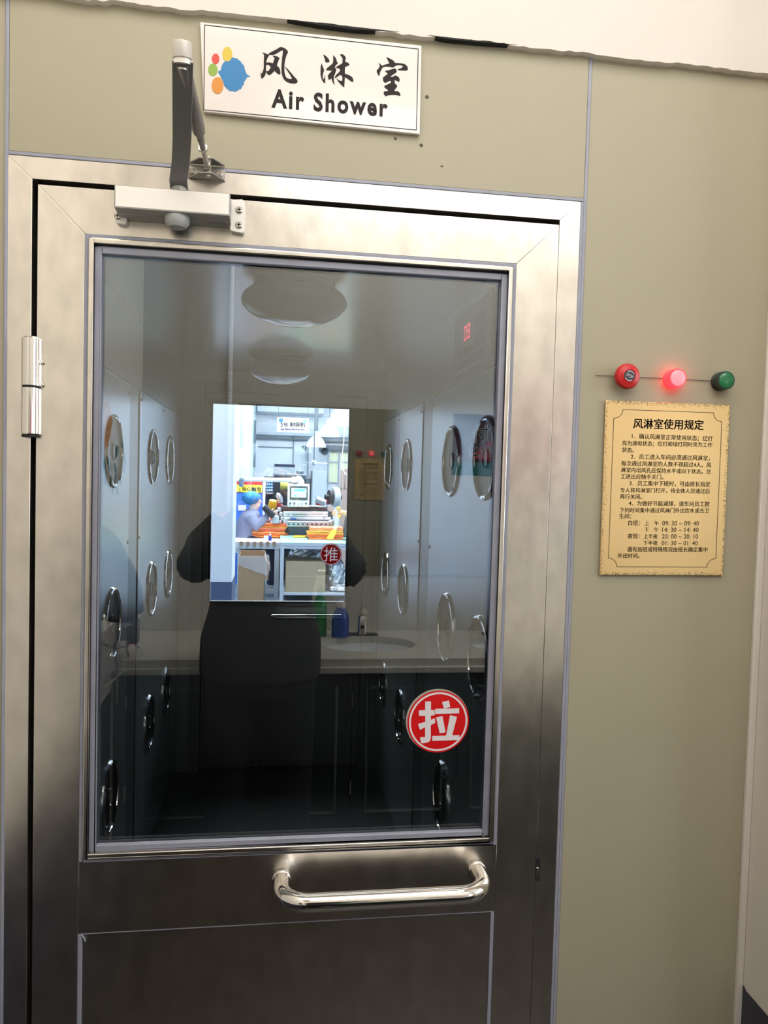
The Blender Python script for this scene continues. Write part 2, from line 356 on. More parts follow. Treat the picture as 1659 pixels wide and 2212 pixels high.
m = MB(); m.box(ML+.015, MR-.015, .0035, .010, MT-.0195, MT-.0150); m.build('recess_shadow', dark, d)  # dark strip painting the recess shadow under the top bead
m = MB(); m.box(ML+.012, MR-.012, .012, .018, MB_+.012, MT-.012); m.build('glass_pane', glass_f, d)
m = MB(); a = on_door(608, 1903); b = on_door(1030, 1878); zc = (a.z+b.z)/2; ST = .078; pts = []
for k in range(9): th = math.pi/2*k/8; pts.append((a.x+.048-.048*math.cos(th), -ST+.048-.048*math.sin(th), zc))
pts = [(a.x, 0, zc), (a.x, -.015, zc)] + pts + [(b.x-.048+.048*math.sin(math.pi/2*k/8), -ST+.048-.048*math.cos(math.pi/2*k/8), zc) for k in range(9)] + [(b.x, -.015, zc), (b.x, 0, zc)]
m.tube(pts, .0152, 28); hd = m.build('pull_handle', chrome, d, smooth=60)
for x in (a.x, b.x):
    m = MB(); m.lathe([(.0175, 0), (.0175, .007), (.0165, .0085), (.0155, .0085)], (x, 0, zc), (0, -1, 0)); m.build('rosette', chrome, hd)
h0 = on_door(70, 730).z; h1 = on_door(68, 941).z; hm = h0 + (h1-h0)*.505; hx = on_door(69, 830).x
m = MB(); m.lathe([(.011, 0), (.0135, .003), (.0135, hm-h1-.002), (.012, hm-h1-.001)], (hx, -.009, h1), (0, 0, 1), 24)
hg = m.build('hinge', chrome, d)
m = MB(); m.lathe([(.012, .001), (.0135, .002), (.0135, h0-hm-.003), (.011, h0-hm)], (hx, -.009, hm), (0, 0, 1), 24); m.build('knuckle', chrome, hg)
m = MB(); m.lathe([(.0125, -.002), (.0125, .003)], (hx, -.009, hm-.001), (0, 0, 1), 24); m.lathe([(.0125, -.003), (.0125, .001)], (hx, -.009, h1), (0, 0, 1), 24); m.build('worn_joint', dark, hg)
m = MB()
for z in (h0-.04, h0-.077): m.lathe([(.004, 0), (.004, .002), (.001, .003)], (hx+.016, -.0005, z), (0, -1, 0), 14)
m.build('hinge_screw', chrome, hg)

# ------------------------------------------------------------------ door closer
t = thing('door_closer', 'silver door closer with raised grey arm fixed to the door head', 'door closer', (-.17, 0, 1.99))
y0 = -.050
tl = at(247, 400, CAMD+y0); tr = at(497, 415, CAMD+y0); bl = at(255, 449, CAMD+y0)
x0, x1, z1, z0 = tl.x, tr.x, tl.z+.001, bl.z
m = MB(); m.slab([(x0, y0, z0), (x0, y0, z1), (x0, -.012, z1+.002), (x0, 0, z1+.002), (x0, 0, z0-.004), (x0, -.026, z0-.002), (x0, -.0275, z0-.0005)], (x1-x0, 0, 0))
body = m.build('body', alu, t, .0015)
m = MB(); m.box(x0+.0015, x1-.0015, y0-.0006, y0+.001, z0+.002, z1-.001); m.build('cover', alu_l, body, .0012)  # pale sheet giving the front face its lit tone
for sx, xx0, xx1 in ((-1, x0-.006, x0+.012), (1, x1-.002, x1+.022)):
    m = MB(); m.slab([(xx0+.003, -.012, z0-.012), (xx1-.003, -.012, z0-.014), (xx1, -.012, z0-.010), (xx1, -.012, z1+.002), (xx1-.004, -.012, z1+.006), (xx0, -.012, z1+.004), (xx0, -.012, z0-.009)], (0, .012, 0))
    pl = m.build('mounting_plate', alu_l, t, .001)
    for zz in (z0+.024, z0-.001):
        xs_ = xx0+.004 if sx < 0 else xx1-.009
        m = MB(); m.lathe([(.0058, 0), (.0058, .0015), (.004, .003)], (xs_, -.012, zz), (0, -1, 0), 18); s_ = m.build('mounting_screw', steel_d, pl)
        m = MB(); m.box(xs_-.0032, xs_+.0032, -.0152, -.0146, zz-.0008, zz+.0008); m.box(xs_-.0008, xs_+.0008, -.0152, -.0146, zz-.0032, zz+.0032); o = m.build('screw_slot', dark, pl)
k = at(383, 478, CAMD-.028)
m = MB(); m.lathe([(.0205, .006), (.0205, -.002), (.0195, -.010), (.014, -.017), (.006, -.0185), (0, -.0185)], (k.x, -.028, z0-.001), (0, 0, 1), 28); m.build('pinion_cap', mat('grey_plastic_cap', S(170, 172, 170), .45), t)
m = MB(); a = at(447, 494.5, CAMD-.022); b = at(489, 497, CAMD-.022)
write(m, 'CBLITY', (a.x, a.y, z0-.0038), (b.x, a.y, z0-.0038), (0, 1, .05), hs=.75); m.build('maker_mark', ink, t)
ax = at(388, 398, CAMD-.03).x
pa = [Vector((ax, -.012, z1+.004)), Vector((ax, -.035, z1+.005)), Vector((ax+.0005, -.052, z1+.012)), at(390.5, 350, 1.252), at(393, 300, 1.215), at(394.5, 134, 1.085)]
m = MB(); W2 = .0142; TH = .005; vs = []; fs = []
for i, p in enumerate(pa):
    tt = (pa[min(i+1, len(pa)-1)]-pa[max(i-1, 0)]).normalized(); n = Vector((1, 0, 0)).cross(tt).normalized()
    if n.z < 0: n = -n
    vs += [p-Vector((W2, 0, 0)), p+Vector((W2, 0, 0)), p+Vector((W2, 0, 0))+n*TH, p-Vector((W2, 0, 0))+n*TH]
for i in range(len(pa)-1):
    for k in range(4): fs.append((i*4+k, i*4+(k+1) % 4, i*4+4+(k+1) % 4, i*4+4+k))
fs += [(0, 1, 2, 3), tuple(len(vs)-4+i for i in (3, 2, 1, 0))]
m.add(vs, fs); arm = m.build('main_arm', armm, t, .001)
m = MB(); m.lathe([(.015, -.004), (.015, .006)], (ax, -.03, z1+.004), (0, 0, 1), 24); m.build('pinion_boss', alu, t)
nrm = Vector((0, -.25, 1)).normalized(); e0 = pa[-1] + (pa[-2]-pa[-1]).normalized()*.010
m = MB(); m.lathe([(.0065, -.002), (.0065, .0)], e0-nrm*.0005, nrm, 18); m.build('rivet', steel_d, t)
m = MB(); m.lathe([(.0132, .004), (.0132, .0085), (.011, .0085), (.011, .011)], e0, nrm, 26); m.build('washer', alu_l, t)
m = MB(); m.lathe([(.0122, .0112), (.0128, .012), (.0128, .030), (.0118, .032), (0, .032)], e0, nrm, 26); m.build('elbow_cap', mat('elbow_grey', S(196, 190, 182), .4, .2), t)
rb = at(446, 352, 1.296); e1 = e0+nrm*.008
q = [e1, e1+(rb-e1)*.06, e1+(rb-e1)*.60, e1+(rb-e1)*.655, e1+(rb-e1)*.66, e1+(rb-e1)*.74, e1+(rb-e1)*.745, e1+(rb-e1)*.86]
m = MB(); m.tube(q, [.0105, .0105, .0105, .0095, .0060, .0060, .0048, .0048], 18); m.build('forearm_rod', mat('grey_rod', (.30, .28, .265), .42, .6), t)
m = MB(); cn = e1+(rb-e1)*.83; dr = (rb-e1).normalized(); m.lathe([(.0078, -.002), (.0078, .0025)], cn, dr, 6); nut = m.build('lock_nut', steel_d, t)
m = MB(); m.tube([cn, rb+(rb-e1).normalized()*.012], [.0042, .0046], 14); m.lathe([(.0075, -.005), (.0075, .005)], rb+dr*.008, (1, 0, 0), 18); m.build('rod_end', steel_d, t)
bl_ = on_door(403, 367); br_ = on_door(487, 377); bz0 = on_door(445, 390).z; bz1 = on_door(445, 352).z
m = MB(); m.slab([(bl_.x, 0, bz0+.004), (br_.x, 0, bz0), (br_.x, 0, bz1-.010), (bl_.x, 0, bz1-.007)], (0, -.003, 0)); br = m.build('bracket', brk, t, .0006)
for zz in (bz0+.001, bz1-.004):
    m = MB(); m.slab([(bl_.x+.003, -.002, zz), (rb.x-.012, -.028, zz), (rb.x+.010, -.030, zz), (br_.x-.001, -.002, zz)], (0, 0, .0022)); m.build('bracket_ear', brk, br, .0005)
m = MB(); m.lathe([(.0045, bz0-.0015), (.0045, bz1+.001)], (rb.x+.002, -.021, 0), (0, 0, 1), 14); m.build('pivot_pin', steel_d, br)
for xx in (bl_.x+.008, br_.x-.010):
    m = MB(); m.lathe([(.0062, .003), (.0062, .005), (.0045, .0075), (.0022, .0075), (.0022, .005), (0, .005)], (xx, 0, (bz0+bz1)/2-.003), (0, -1, 0), 20); m.build('bracket_screw', chrome, br)

# ------------------------------------------------------------------ signs on the front
SY = -.0085
t = thing('wall_sign', 'white bilingual air shower sign with a coloured paw-like emblem, above the door', 'sign', on_door(670, 170))
c4 = [on_door(u, v, SY) for u, v in ((432, 47), (911, 98), (907, 290), (440, 241))]
m = MB(); m.slab(c4, (0, -SY-.0008, 0)); m.build('board', signw, t, .0012)
bd = [on_door(u, v, SY) for u, v in ((442, 54), (903.5, 106), (899.5, 281), (440.3, 237))]
m = MB()
for i in range(4):
    a, b = bd[i], bd[(i+1) % 4]; dv = (b-a).normalized(); nv = Vector((-dv.z, 0, dv.x))*.0006
    m.slab([a-nv, b-nv, b+nv, a+nv], (0, -.0004, 0))
m.build('border_line', ink, t)
FENG = [[(285,395),(340,405),(400,430),(470,465),(525,480),(460,590),(420,700),(410,830),(408,1000),(400,1095),(390,1170),(340,1260),(265,1325),(240,1320),(222,1200),(215,1080),(250,1165),(300,1070),(328,950),(328,760),(335,600),(345,480)],
 [(480,470),(540,405),(700,320),(800,270),(880,215),(940,195),(1000,205),(1100,255),(1170,315),(1195,370),(1185,410),(1150,460),(1115,570),(1080,720),(1065,870),(1065,1030),(1080,1150),(1115,1260),(1160,1310),(1240,1340),(1310,1350),(1335,1330),(1325,1280),(1270,1180),(1180,1050),(1075,895),(1200,1000),(1330,1150),(1420,1260),(1510,1350),(1540,1410),(1530,1460),(1480,1495),(1400,1500),(1270,1490),(1150,1440),(1060,1360),(1000,1250),(970,1120),(960,950),(970,780),(990,560),(1015,380),(1020,310),(960,320),(860,380),(730,455),(640,480),(560,470),(510,478)],
 [(650,515),(710,570),(710,620),(690,680),(655,785),(600,765),(530,745),(430,750),(415,760),(410,840),(480,825),(530,850),(585,910),(540,990),(490,1060),(450,1070),(405,1050),(415,1095),(470,1170),(520,1205),(600,1160),(660,1100),(715,1045),(790,1120),(850,1165),(915,1180),(925,1110),(910,1010),(880,940),(800,865),(820,780),(850,690),(890,600),(870,565),(800,530),(720,512)]]
LIN = [[(300,215),(340,320),(375,400),(360,430),(390,480),(430,500),(520,480),(530,450),(500,380),(420,290),(350,240)],
 [(245,530),(215,620),(205,780),(205,930),(230,1050),(280,1160),(330,1230),(365,1240),(375,1200),(372,1080),(362,930),(345,1030),(315,1105),(290,1090),(280,1000),(295,900),(330,790),(325,740),(290,660),(262,590)],
 [(655,240),(662,340),(660,450),(640,540),(540,620),(440,700),(405,775),(590,790),(630,740),(610,800),(520,900),(465,970),(475,1040),(505,1115),(535,1110),(600,1060),(615,1130),(650,1220),(705,1310),(705,1260),(680,1150),(680,1000),(720,920),(765,790),(760,730),(715,680),(755,590),(830,535),(815,500),(785,470),(780,400),(730,310)],
 [(905,220),(930,260),(975,300),(995,350),(990,520),(900,585),(790,640),(755,720),(810,680),(915,745),(890,820),(830,890),(770,940),(715,1030),(725,1055),(780,1030),(900,940),(985,975),(990,1040),(985,1150),(940,1165),(860,1135),(780,1070),(840,1180),(930,1280),(1050,1395),(1062,1290),(1068,1150),(1080,1015),(1200,1100),(1330,1190),(1380,1185),(1385,1130),(1340,1030),(1260,970),(1140,925),(1075,895),(1078,760),(1085,660),(1150,625),(1240,600),(1240,565),(1190,510),(1130,490),(1085,480),(1095,420),(1115,350),(1090,290),(1030,225),(970,200)]]
SHI = [[(580,145),(620,240),(690,365),(560,400),(420,455),(370,400),(300,350),(335,420),(330,490),(285,560),(230,610),(230,660),(260,740),(300,805),(325,800),(345,690),(400,580),(440,510),(520,480),(640,480),(740,495),(800,515),(860,480),(930,435),(1060,425),(1150,445),(1170,475),(1130,520),(1060,555),(975,580),(1010,605),(1120,620),(1260,620),(1330,610),(1348,560),(1330,490),(1270,420),(1200,380),(1060,365),(880,350),(830,270),(700,195)],
 [(525,630),(580,690),(635,745),(560,790),(460,865),(450,930),(470,1000),(520,1065),(570,1050),(650,1005),(720,985),(750,1020),(725,1070),(620,1120),(510,1170),(500,1210),(560,1265),(640,1320),(625,1350),(570,1370),(510,1360),(475,1410),(485,1470),(545,1545),(640,1505),(800,1490),(950,1500),(1060,1535),(1080,1490),(1050,1420),(1000,1375),(940,1360),(860,1365),(885,1290),(960,1200),(960,1165),(900,1105),(870,1070),(880,945),(940,990),(1035,1025),(1050,950),(1030,880),(960,820),(880,795),(820,850),(700,855),(760,800),(850,740),(930,690),(945,640),(920,580),(870,545),(780,575),(650,615)]]
for po, ox, oy in ((FENG, 550, 90), (LIN, 680, 105), (SHI, 800, 115)): m = MB(); trace(m, po, ox, oy, 16.59, SY); m.build('brush_character', ink, t, smooth=0)
m = MB(); write(m, 'Air Shower', on_door(586, 233, SY), on_door(837, 253.5, SY), (0, 0, 1), bold=.034, space=1.22, hs=1.2); m.build('english_lettering', ink, t, smooth=0)
BLOB = [(690,640),(760,560),(940,515),(1010,545),(1090,545),(1130,595),(1200,640),(1240,705),(1320,790),(1330,860),(1350,920),(1385,1030),(1430,1090),(1515,1120),(1510,1140),(1430,1150),(1395,1180),(1370,1240),(1320,1300),(1310,1380),(1260,1450),(1210,1550),(1150,1555),(1100,1600),(1010,1640),(930,1600),(850,1620),(810,1550),(760,1550),(720,1490),(670,1440),(650,1350),(620,1270),(540,1110),(465,990),(500,955),(555,940),(580,830),(605,745)]
for nm, col, po, lift in (('blue_spot', S(38, 120, 176), BLOB, 0), ('yellow_spot', S(206, 182, 58), ell(772, 412, 160, 240), .0002), ('red_spot', S(208, 66, 52), ell(390, 565, 122, 168), .0002), ('green_spot', S(134, 166, 58), ell(300, 920, 152, 202), 0), ('orange_spot', S(210, 136, 48), ell(452, 1432, 188, 272), .0002)):
    m = MB(); trace(m, [po], 440, 90, 15.08, SY, .0005+lift); m.build(nm, mat(nm+'_ink', col, .35), t, smooth=0)

PY = -.0045
t = thing('rules_plaque', 'gold metal plaque of usage rules below the red and green lights', 'plaque', on_door(1435, 1055))
def Q(X, Y, y=PY): return on_door(1180+X/3.463, 740+Y/3.463, y)
c4 = [Q(447, 432), Q(1375, 467), Q(1322, 1742), Q(400, 1738)]
m = MB(); m.slab(c4, (0, -PY-.0006, 0)); m.build('plate', goldm, t, .0006)
m = MB(); random.seed(11)                                   # worn specks along the rim
for i in range(1500):
    e = random.randrange(4); a, b = c4[e], c4[(e+1) % 4]; s_ = random.random()
    ctr = (c4[0]+c4[2])/2; p = a.lerp(b, s_); p = p + (ctr-p).normalized()*(abs(random.gauss(0, 1))*.0032+.0006); r = random.uniform(.0002, .0007)
    m.add([p+Vector((r*random.uniform(.6, 2)*math.cos(th), -.0002, r*math.sin(th))) for th in (.3, 1.7, 2.9, 4.1, 5.4)], [(0, 1, 2, 3, 4)])
m.build('worn_rim', mat('tarnish', S(92, 70, 40), .6), t, smooth=0)
m = MB(); path = []
def arc(c, p0, p1, n=7):                                    # notched corner curving inwards round the outer corner c
    a0 = math.atan2(p0[1]-c[1], p0[0]-c[0]); a1 = math.atan2(p1[1]-c[1], p1[0]-c[0]); dd = (a1-a0+math.pi) % (2*math.pi)-math.pi
    r = (math.hypot(p0[0]-c[0], p0[1]-c[1])+math.hypot(p1[0]-c[0], p1[1]-c[1]))/2
    return [(c[0]+r*math.cos(a0+dd*i/n), c[1]+r*math.sin(a0+dd*i/n)) for i in range(n+1)]
path = arc((507, 498), (505, 567), (573, 501)) + arc((1316, 528), (1252, 525), (1313, 592)) + arc((1268, 1682), (1268, 1613), (1204, 1680)) + arc((463, 1677), (526, 1677), (465, 1610))
pp = [Q(*p) for p in path]
for i in range(len(pp)):
    a, b = pp[i], pp[(i+1) % len(pp)]; dv = (b-a).normalized(); nv = Vector((-dv.z, 0, dv.x))*.0005; a = a-dv*.0004; b = b+dv*.0004
    m.slab([a-nv, b-nv, b+nv, a+nv], (0, -.0003, 0))
m.build('border_line', gold_ink, t, smooth=0)
m = MB(); write(m, '风淋室使用规定', Q(650, 643), Q(1175, 654), (0, 0, 1), bold=.018); m.build('heading', gold_ink, t, smooth=0)
LINES = [('1．确认风淋室正常使用状态；红灯', 640, 722, 1243, 742), ('亮为通电状态；红灯和绿灯同时亮为工作', 567, 773, 1241, 787), ('状态。', 565, 820, 655, 823), ('2．员工进入车间必须通过风淋室，', 632, 873, 1222, 885),
 ('每次通过风淋室的人数不得超过4人。风', 560, 922, 1233, 935), ('淋室内出风孔应保持水平或向下状态。员', 558, 970, 1229, 985), ('工进出应随手关门。', 556, 1020, 875, 1025), ('3．员工集中下班时，可由班长指定', 622, 1072, 1226, 1080),
 ('专人将风淋室门打开，待全体人员通过后', 553, 1122, 1222, 1131), ('再行关闭。', 551, 1170, 715, 1172), ('4．为做好节能减排，请车间员工按', 617, 1222, 1220, 1228), ('下列时间集中通过风淋门外出饮水或去卫', 549, 1272, 1217, 1275),
 ('生间：', 545, 1317, 635, 1318), ('白班：', 612, 1368, 700, 1368), ('上　午', 736, 1369, 840, 1369), ('09: 30 ~ 09: 40', 867, 1368, 1141, 1369), ('下　午', 733, 1417, 838, 1418), ('14: 30 ~ 14: 40', 867, 1417, 1138, 1418),
 ('夜班：', 608, 1466, 697, 1466), ('上半夜', 728, 1467, 832, 1467), ('20: 00 ~ 20: 10', 865, 1466, 1135, 1467), ('下半夜', 724, 1516, 832, 1517), ('01: 30 ~ 01: 40', 863, 1516, 1133, 1517),
 ('遇有加班或特殊情况由班长确定集中', 605, 1565, 1205, 1567), ('外出时间。', 533, 1612, 697, 1613)]
m = MB()
for s_, a, b, c, e in LINES: write(m, s_, Q(a, b), Q(c, e), (0, 0, 1), bold=(.005 if any(ord(c_) > 0x2e80 for c_ in s_) else 0))
m.build('rules_text', gold_ink, t, smooth=0)

# ------------------------------------------------------------------ push button and signal lights
p = on_door(1352, 814, -.012); p.y = 0
t = thing('emergency_stop_button', 'red mushroom stop button beside two signal lights', 'button', p)
m = MB(); m.lathe([(.014, 0), (.014, .012)], p, (0, -1, 0), 28); m.build('stem', darkplastic, t)
m = MB(); m.lathe([(.0150, .010), (.0215, .011), (.0232, .015), (.0232, .020), (.0205, .0245), (.0115, .0275), (.0105, .0262), (0, .0262)], p, (0, -1, 0), 40); m.build('mushroom_head', red_p, t)
m = MB(); m.lathe([(.0102, .0262), (.0102, .0270), (0, .0270)], p, (0, -1, 0), 30); cp = m.build('legend_disc', mat('dark_legend', S(62, 60, 64), .4), t)
fy = p.y-.0271; q = Vector((p.x, fy, p.z)); ca, sa = math.cos(-.42), math.sin(-.42)
m = MB(); write(m, 'STOP', q+Vector((-.0068*ca+.0024*sa*.9, 0, -.0068*sa-.0024)), q+Vector((.0068*ca+.0024*sa*.9, 0, .0068*sa-.0024)), (-sa, 0, ca), bold=.02, hs=1.25, rise=.0002)
for s_ in (0, math.pi):
    aa = [s_+.35+1.75*i/10 for i in range(11)]
    m.slab([q+Vector((.0094*math.cos(x), -.0001, .0094*math.sin(x))) for x in aa] + [q+Vector((.0080*math.cos(x), -.0001, .0080*math.sin(x))) for x in reversed(aa)], (0, -.0001, 0))
m.build('legend', mat('pale_legend', S(200, 190, 200), .5), cp, smooth=0)
def signal(name, label, u, v, m_side, m_face, m_rim):
    p = on_door(u, v, -.011); p.y = 0
    t = thing(name, label, 'signal light', p)
    m = MB(); m.lathe([(.0178, 0), (.0178, .004), (.0165, .005)], p, (0, -1, 0), 32); m.build('collar', m_rim, t)
    m = MB(); m.lathe([(.0162, .004), (.0172, .006), (.0172, .020), (.0165, .0218), (.0145, .0218)], p, (0, -1, 0), 36); m.build('lens_rim', m_side, t)
    m = MB(); m.lathe([(.0146, .0205), (.0146, .0222), (.013, .0232), (0, .0232)], p, (0, -1, 0), 36); m.build('lens', m_face, t)
signal('signal_light', 'lit red signal light between stop button and green light', 1458, 818, red_l, red_f, red_l)
signal('signal_light', 'unlit green signal light, rightmost of the three round controls', 1562, 823, mat('dark_green_rim', S(10, 52, 38), .35), green_l, darkplastic)
m = MB(); a = on_door(1287, 810.5); b = on_door(1545, 823); dv = Vector((0, 0, .0004)); m.slab([a-dv, b-dv, b+dv, a+dv], (0, -.0008, 0))
struct(m.build('trim_5', dark), 'thin dark scribed line behind the three round controls', 'line')

# ------------------------------------------------------------------ pull sticker on the glass
GY = .0118
t = thing('door_sticker', 'round red sticker with a large white pull character, on the front glass', 'sticker', on_door(947, 1560, GY))
cc = on_door(860+847/9.759, 1470+866/9.759, GY); R = .0575
m = MB(); m.lathe([(R+.0012, 0), (R+.0012, .0003), (0, .0003)], cc+Vector((-.0018, 0, .0022)), (0, -1, 0), 64); m.build('backing', mat('grey_sticker_backing', S(168, 160, 150), .5), t)
m = MB(); m.lathe([(R, 0), (R, .0005), (0, .0005)], cc, (0, -1, 0), 64); m.build('disc', red_s, t)
m = MB(); m.lathe([(R*.95, .0005), (R*.95, .0008), (R*.89, .0008), (R*.89, .0005), (R*.95, .0005)], cc, (0, -1, 0), 64, caps=False); m.build('ring', whitev, t)
LA = [[(570,445),(692,440),(692,622),(770,622),(770,730),(690,738),(690,830),(772,795),(782,890),(688,940),(688,1220),(665,1280),(600,1312),(490,1325),(457,1200),(570,1190),(568,985),(460,1040),(418,915),(572,870),(572,742),(440,742),(436,628),(570,622)],
 [(925,455),(1070,420),(1098,560),(965,590)], [(780,597),(1287,583),(1287,690),(780,703)], [(800,780),(935,750),(1000,1090),(875,1112)], [(1095,730),(1240,765),(1140,1155),(1292,1150),(1292,1252),(718,1272),(718,1170),(1010,1162)]]
m = MB(); trace(m, LA, 860, 1470, 9.759, GY-.0005, .0004); m.build('character', whitev, t, smooth=0)

# ------------------------------------------------------------------ inside the air shower
XL, XR, ZC, YF, YB = -.49, .535, CAMZ+.527, .06, 2.60
m = MB(); m.box(XL-.04, XL, YF, YB, 0, ZC+.04); wl = struct(m.build('wall_shower_left', inwall), 'grey enamelled left wall inside the air shower', 'wall')
m = MB(); m.box(XR, XR+.04, YF, YB, 0, ZC+.04); wr_ = struct(m.build('wall_shower_right', inwall), 'grey enamelled right wall inside the air shower', 'wall')
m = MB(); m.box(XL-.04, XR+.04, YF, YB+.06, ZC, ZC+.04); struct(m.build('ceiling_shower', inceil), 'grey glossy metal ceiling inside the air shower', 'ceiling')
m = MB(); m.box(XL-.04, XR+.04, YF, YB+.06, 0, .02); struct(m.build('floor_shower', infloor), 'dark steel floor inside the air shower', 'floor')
m = MB(); m.box(XL, LF_L+.02, YF-.005, YF+.015, 0, ZC); m.box(LF_R-.02, XR, YF-.005, YF+.015, 0, ZC); m.box(XL, XR, YF-.005, YF+.015, LF_T-.02, ZC)
struct(m.build('wall_shower_front', inwall), 'inner lining of the wall around the front door', 'wall')
PT = CAMZ + .289
SIDES = ((XL, 1, 'left'), (XR, -1, 'right'))
for X, sg, nm in SIDES:
    for k, (ya, yb, ex) in enumerate(((.20, 1.270, 'near'), (1.452, 2.535, 'far'))):
        t = thing('nozzle_panel', f'pale grey removable wall panel, {ex} one on the {nm} shower wall', 'wall panel', (X, ya, PT), 'removable shower wall panels')
        m = MB(); m.box(X, X+sg*.004, ya, yb, .06, PT); m.build('sheet', inpanel, t, .0015)
        m = MB(); m.box(X, X+sg*.0012, ya-.006, ya, .055, PT+.006); m.box(X, X+sg*.0012, yb, yb+.006, .055, PT+.006); m.box(X, X+sg*.0012, ya, yb, PT, PT+.006); m.build('shadow_joint', dark, t)
        m = MB(); m.box(X+sg*.001, X+sg*.006, ya, yb, PT-.002, PT+.001); m.build('top_lip', inwall, t)
        for yy, zz in ((ya+.02, PT-.03), (yb-.02, PT-.03), ((ya+yb)/2, PT-.025), (ya+.015, 1.32), (yb-.015, 1.32)):
            m = MB(); m.lathe([(.006, .004), (.006, .006), (.003, .008)], (X, yy, zz), (sg, 0, 0), 14); m.build('panel_screw', steel_d, t)
COLS = {'left': ((2.358, 'near'), (3.074, 'middle'), (3.53, 'far')), 'right': ((1.90, 'nearest'), (2.288, 'second'), (3.103, 'third'), (3.61, 'farthest'))}
ROWS = ((1.612, 'top'), (1.094, 'middle'), (.560, 'bottom'))
proto = None
for X, sg, nm in SIDES:
    for Yd, cn_ in COLS[nm]:
        for z, rn in ROWS:
            if Yd == 1.90 and rn == 'bottom': continue
            lab = f'chrome air nozzle dish, {rn} row, {cn_} column on the {nm} shower wall'; loc = Vector((X+sg*.004, Yd-CAMD, z))
            if proto is None:
                proto = t = thing('air_nozzle', lab, 'air nozzle', loc, 'air nozzles on the shower walls')
                m = MB(); m.lathe([(.110, 0), (.110, .003), (.107, .007), (.102, .0085), (.098, .007), (.0965, .002)], loc, (1, 0, 0), 48, caps=False); m.build('rim', chrome, t)
                m = MB(); m.lathe([(.097, .0035), (.090, .0006), (.060, .0004), (.030, .0005), (0, .0005)], loc, (1, 0, 0), 48, caps=False); m.build('dish', dish_m, t, smooth=60)
                m = MB(); m.lathe([(.026, .0006), (.026, .004), (.0245, .004), (.0235, .0012), (0, .0012)], loc, (1, 0, 0), 28, caps=False); b_ = m.build('jet', mat('jet_steel', (.12, .12, .12), .3, .6), t)
            else:
                dup(proto, loc, 0 if sg > 0 else math.pi, lab)
# ceiling lamps, switched off
for i, (xx, Yd, lab) in enumerate(((.036, 2.12, 'round white ceiling lamp, nearer of the two in the air shower, off'), (.002, 3.47, 'round white ceiling lamp, farther of the two in the air shower, off'))):
    loc = Vector((xx, Yd-CAMD, ZC))
    if i == 0:
        lp = t = thing('ceiling_lamp', lab, 'ceiling lamp', loc, 'ceiling lamps in the air shower')
        m = MB(); m.lathe([(.112, 0), (.112, .012), (.118, .016)], loc, (0, 0, -1), 56); m.build('base', lampw, t)
        m = MB(); m.lathe([(.112, .013), (.128, .020), (.140, .032), (.1445, .044), (.145, .050), (.141, .060), (.120, .080), (.084, .097), (.042, .107), (0, .110)], loc, (0, 0, -1), 56); m.build('diffuser', lampw, t, smooth=60)
        m = MB(); m.box(loc.x+.02, loc.x+.06, loc.y-.128, loc.y-.11, ZC-.018, ZC-.006); m.build('clip', inwall, t)
    else: dup(lp, loc, 0, lab)
# control display on the right wall
a = on_x(987, 691, XR); b = on_x(987, 811, XR); c = on_x(1063, 750, XR)
t = thing('control_display', 'grey film control display with red digits, high on the right wall', 'control panel', (XR, (a.y+c.y)/2, (a.z+b.z)/2))
m = MB(); m.box(XR-.004, XR, c.y, a.y, b.z, a.z); m.build('face', dispm, t, .001)
m = MB(); e = .008
for y_, yy in ((c.y, c.y+.003), (a.y-.003, a.y)): m.box(XR-.0055, XR-.003, y_, yy, b.z, a.z)
for z_, zz in ((b.z, b.z+.003), (a.z-.003, a.z)): m.box(XR-.0055, XR-.003, c.y, a.y, z_, zz)
m.build('frame', inwall, t)
da = on_x(1002, 738, XR-.0046); db = on_x(1015, 733, XR-.0046); dt = on_x(1002, 707, XR-.0046)
m = MB(); hgt = dt.z-da.z; wid = abs(da.y-db.y); wd = wid*.42
def seg7(y0, segs):
    tk = wd*.2
    S7 = dict(a=(0, 1, 1), g=(0, 1, .5), d=(0, 1, 0))
    for s_ in segs:
        if s_ in 'agd':
            zc = {'a': hgt-tk/2, 'g': hgt/2, 'd': tk/2}[s_]; m.box(XR-.005, XR-.0042, y0-wd+tk*.3, y0-tk*.3, da.z+zc-tk*.55, da.z+zc+tk*.55)
        else:
            yy = y0 if s_ in 'fe' else y0-wd+tk; zb = da.z+(hgt/2 if s_ in 'fb' else 0)
            m.box(XR-.005, XR-.0042, yy-tk, yy, zb+.002, zb+hgt/2-.002)
seg7(da.y, 'abcdef'); seg7(da.y-wid*.56, 'abcdefg'); m.build('digits', led, t, smooth=0)
m = MB(); hh = a.z-b.z; ww = a.y-c.y
for i in range(9): m.box(XR-.0047, XR-.0038, a.y-ww*(.70+.18), a.y-ww*.58, b.z+hh*(.28+.055*i), b.z+hh*(.28+.055*i)+.002)
for i in range(4): m.box(XR-.0047, XR-.0038, a.y-ww*.85, a.y-ww*.14, b.z+hh*(.07+.04*i), b.z+hh*(.07+.04*i)+.0015)
for i in range(5): m.box(XR-.0047, XR-.0038, a.y-ww*(.12+.085*i)-.016, a.y-ww*(.12+.085*i), b.z+hh*.27, b.z+hh*.27+.018)
m.build('printed_lines', dispt, t, smooth=0)
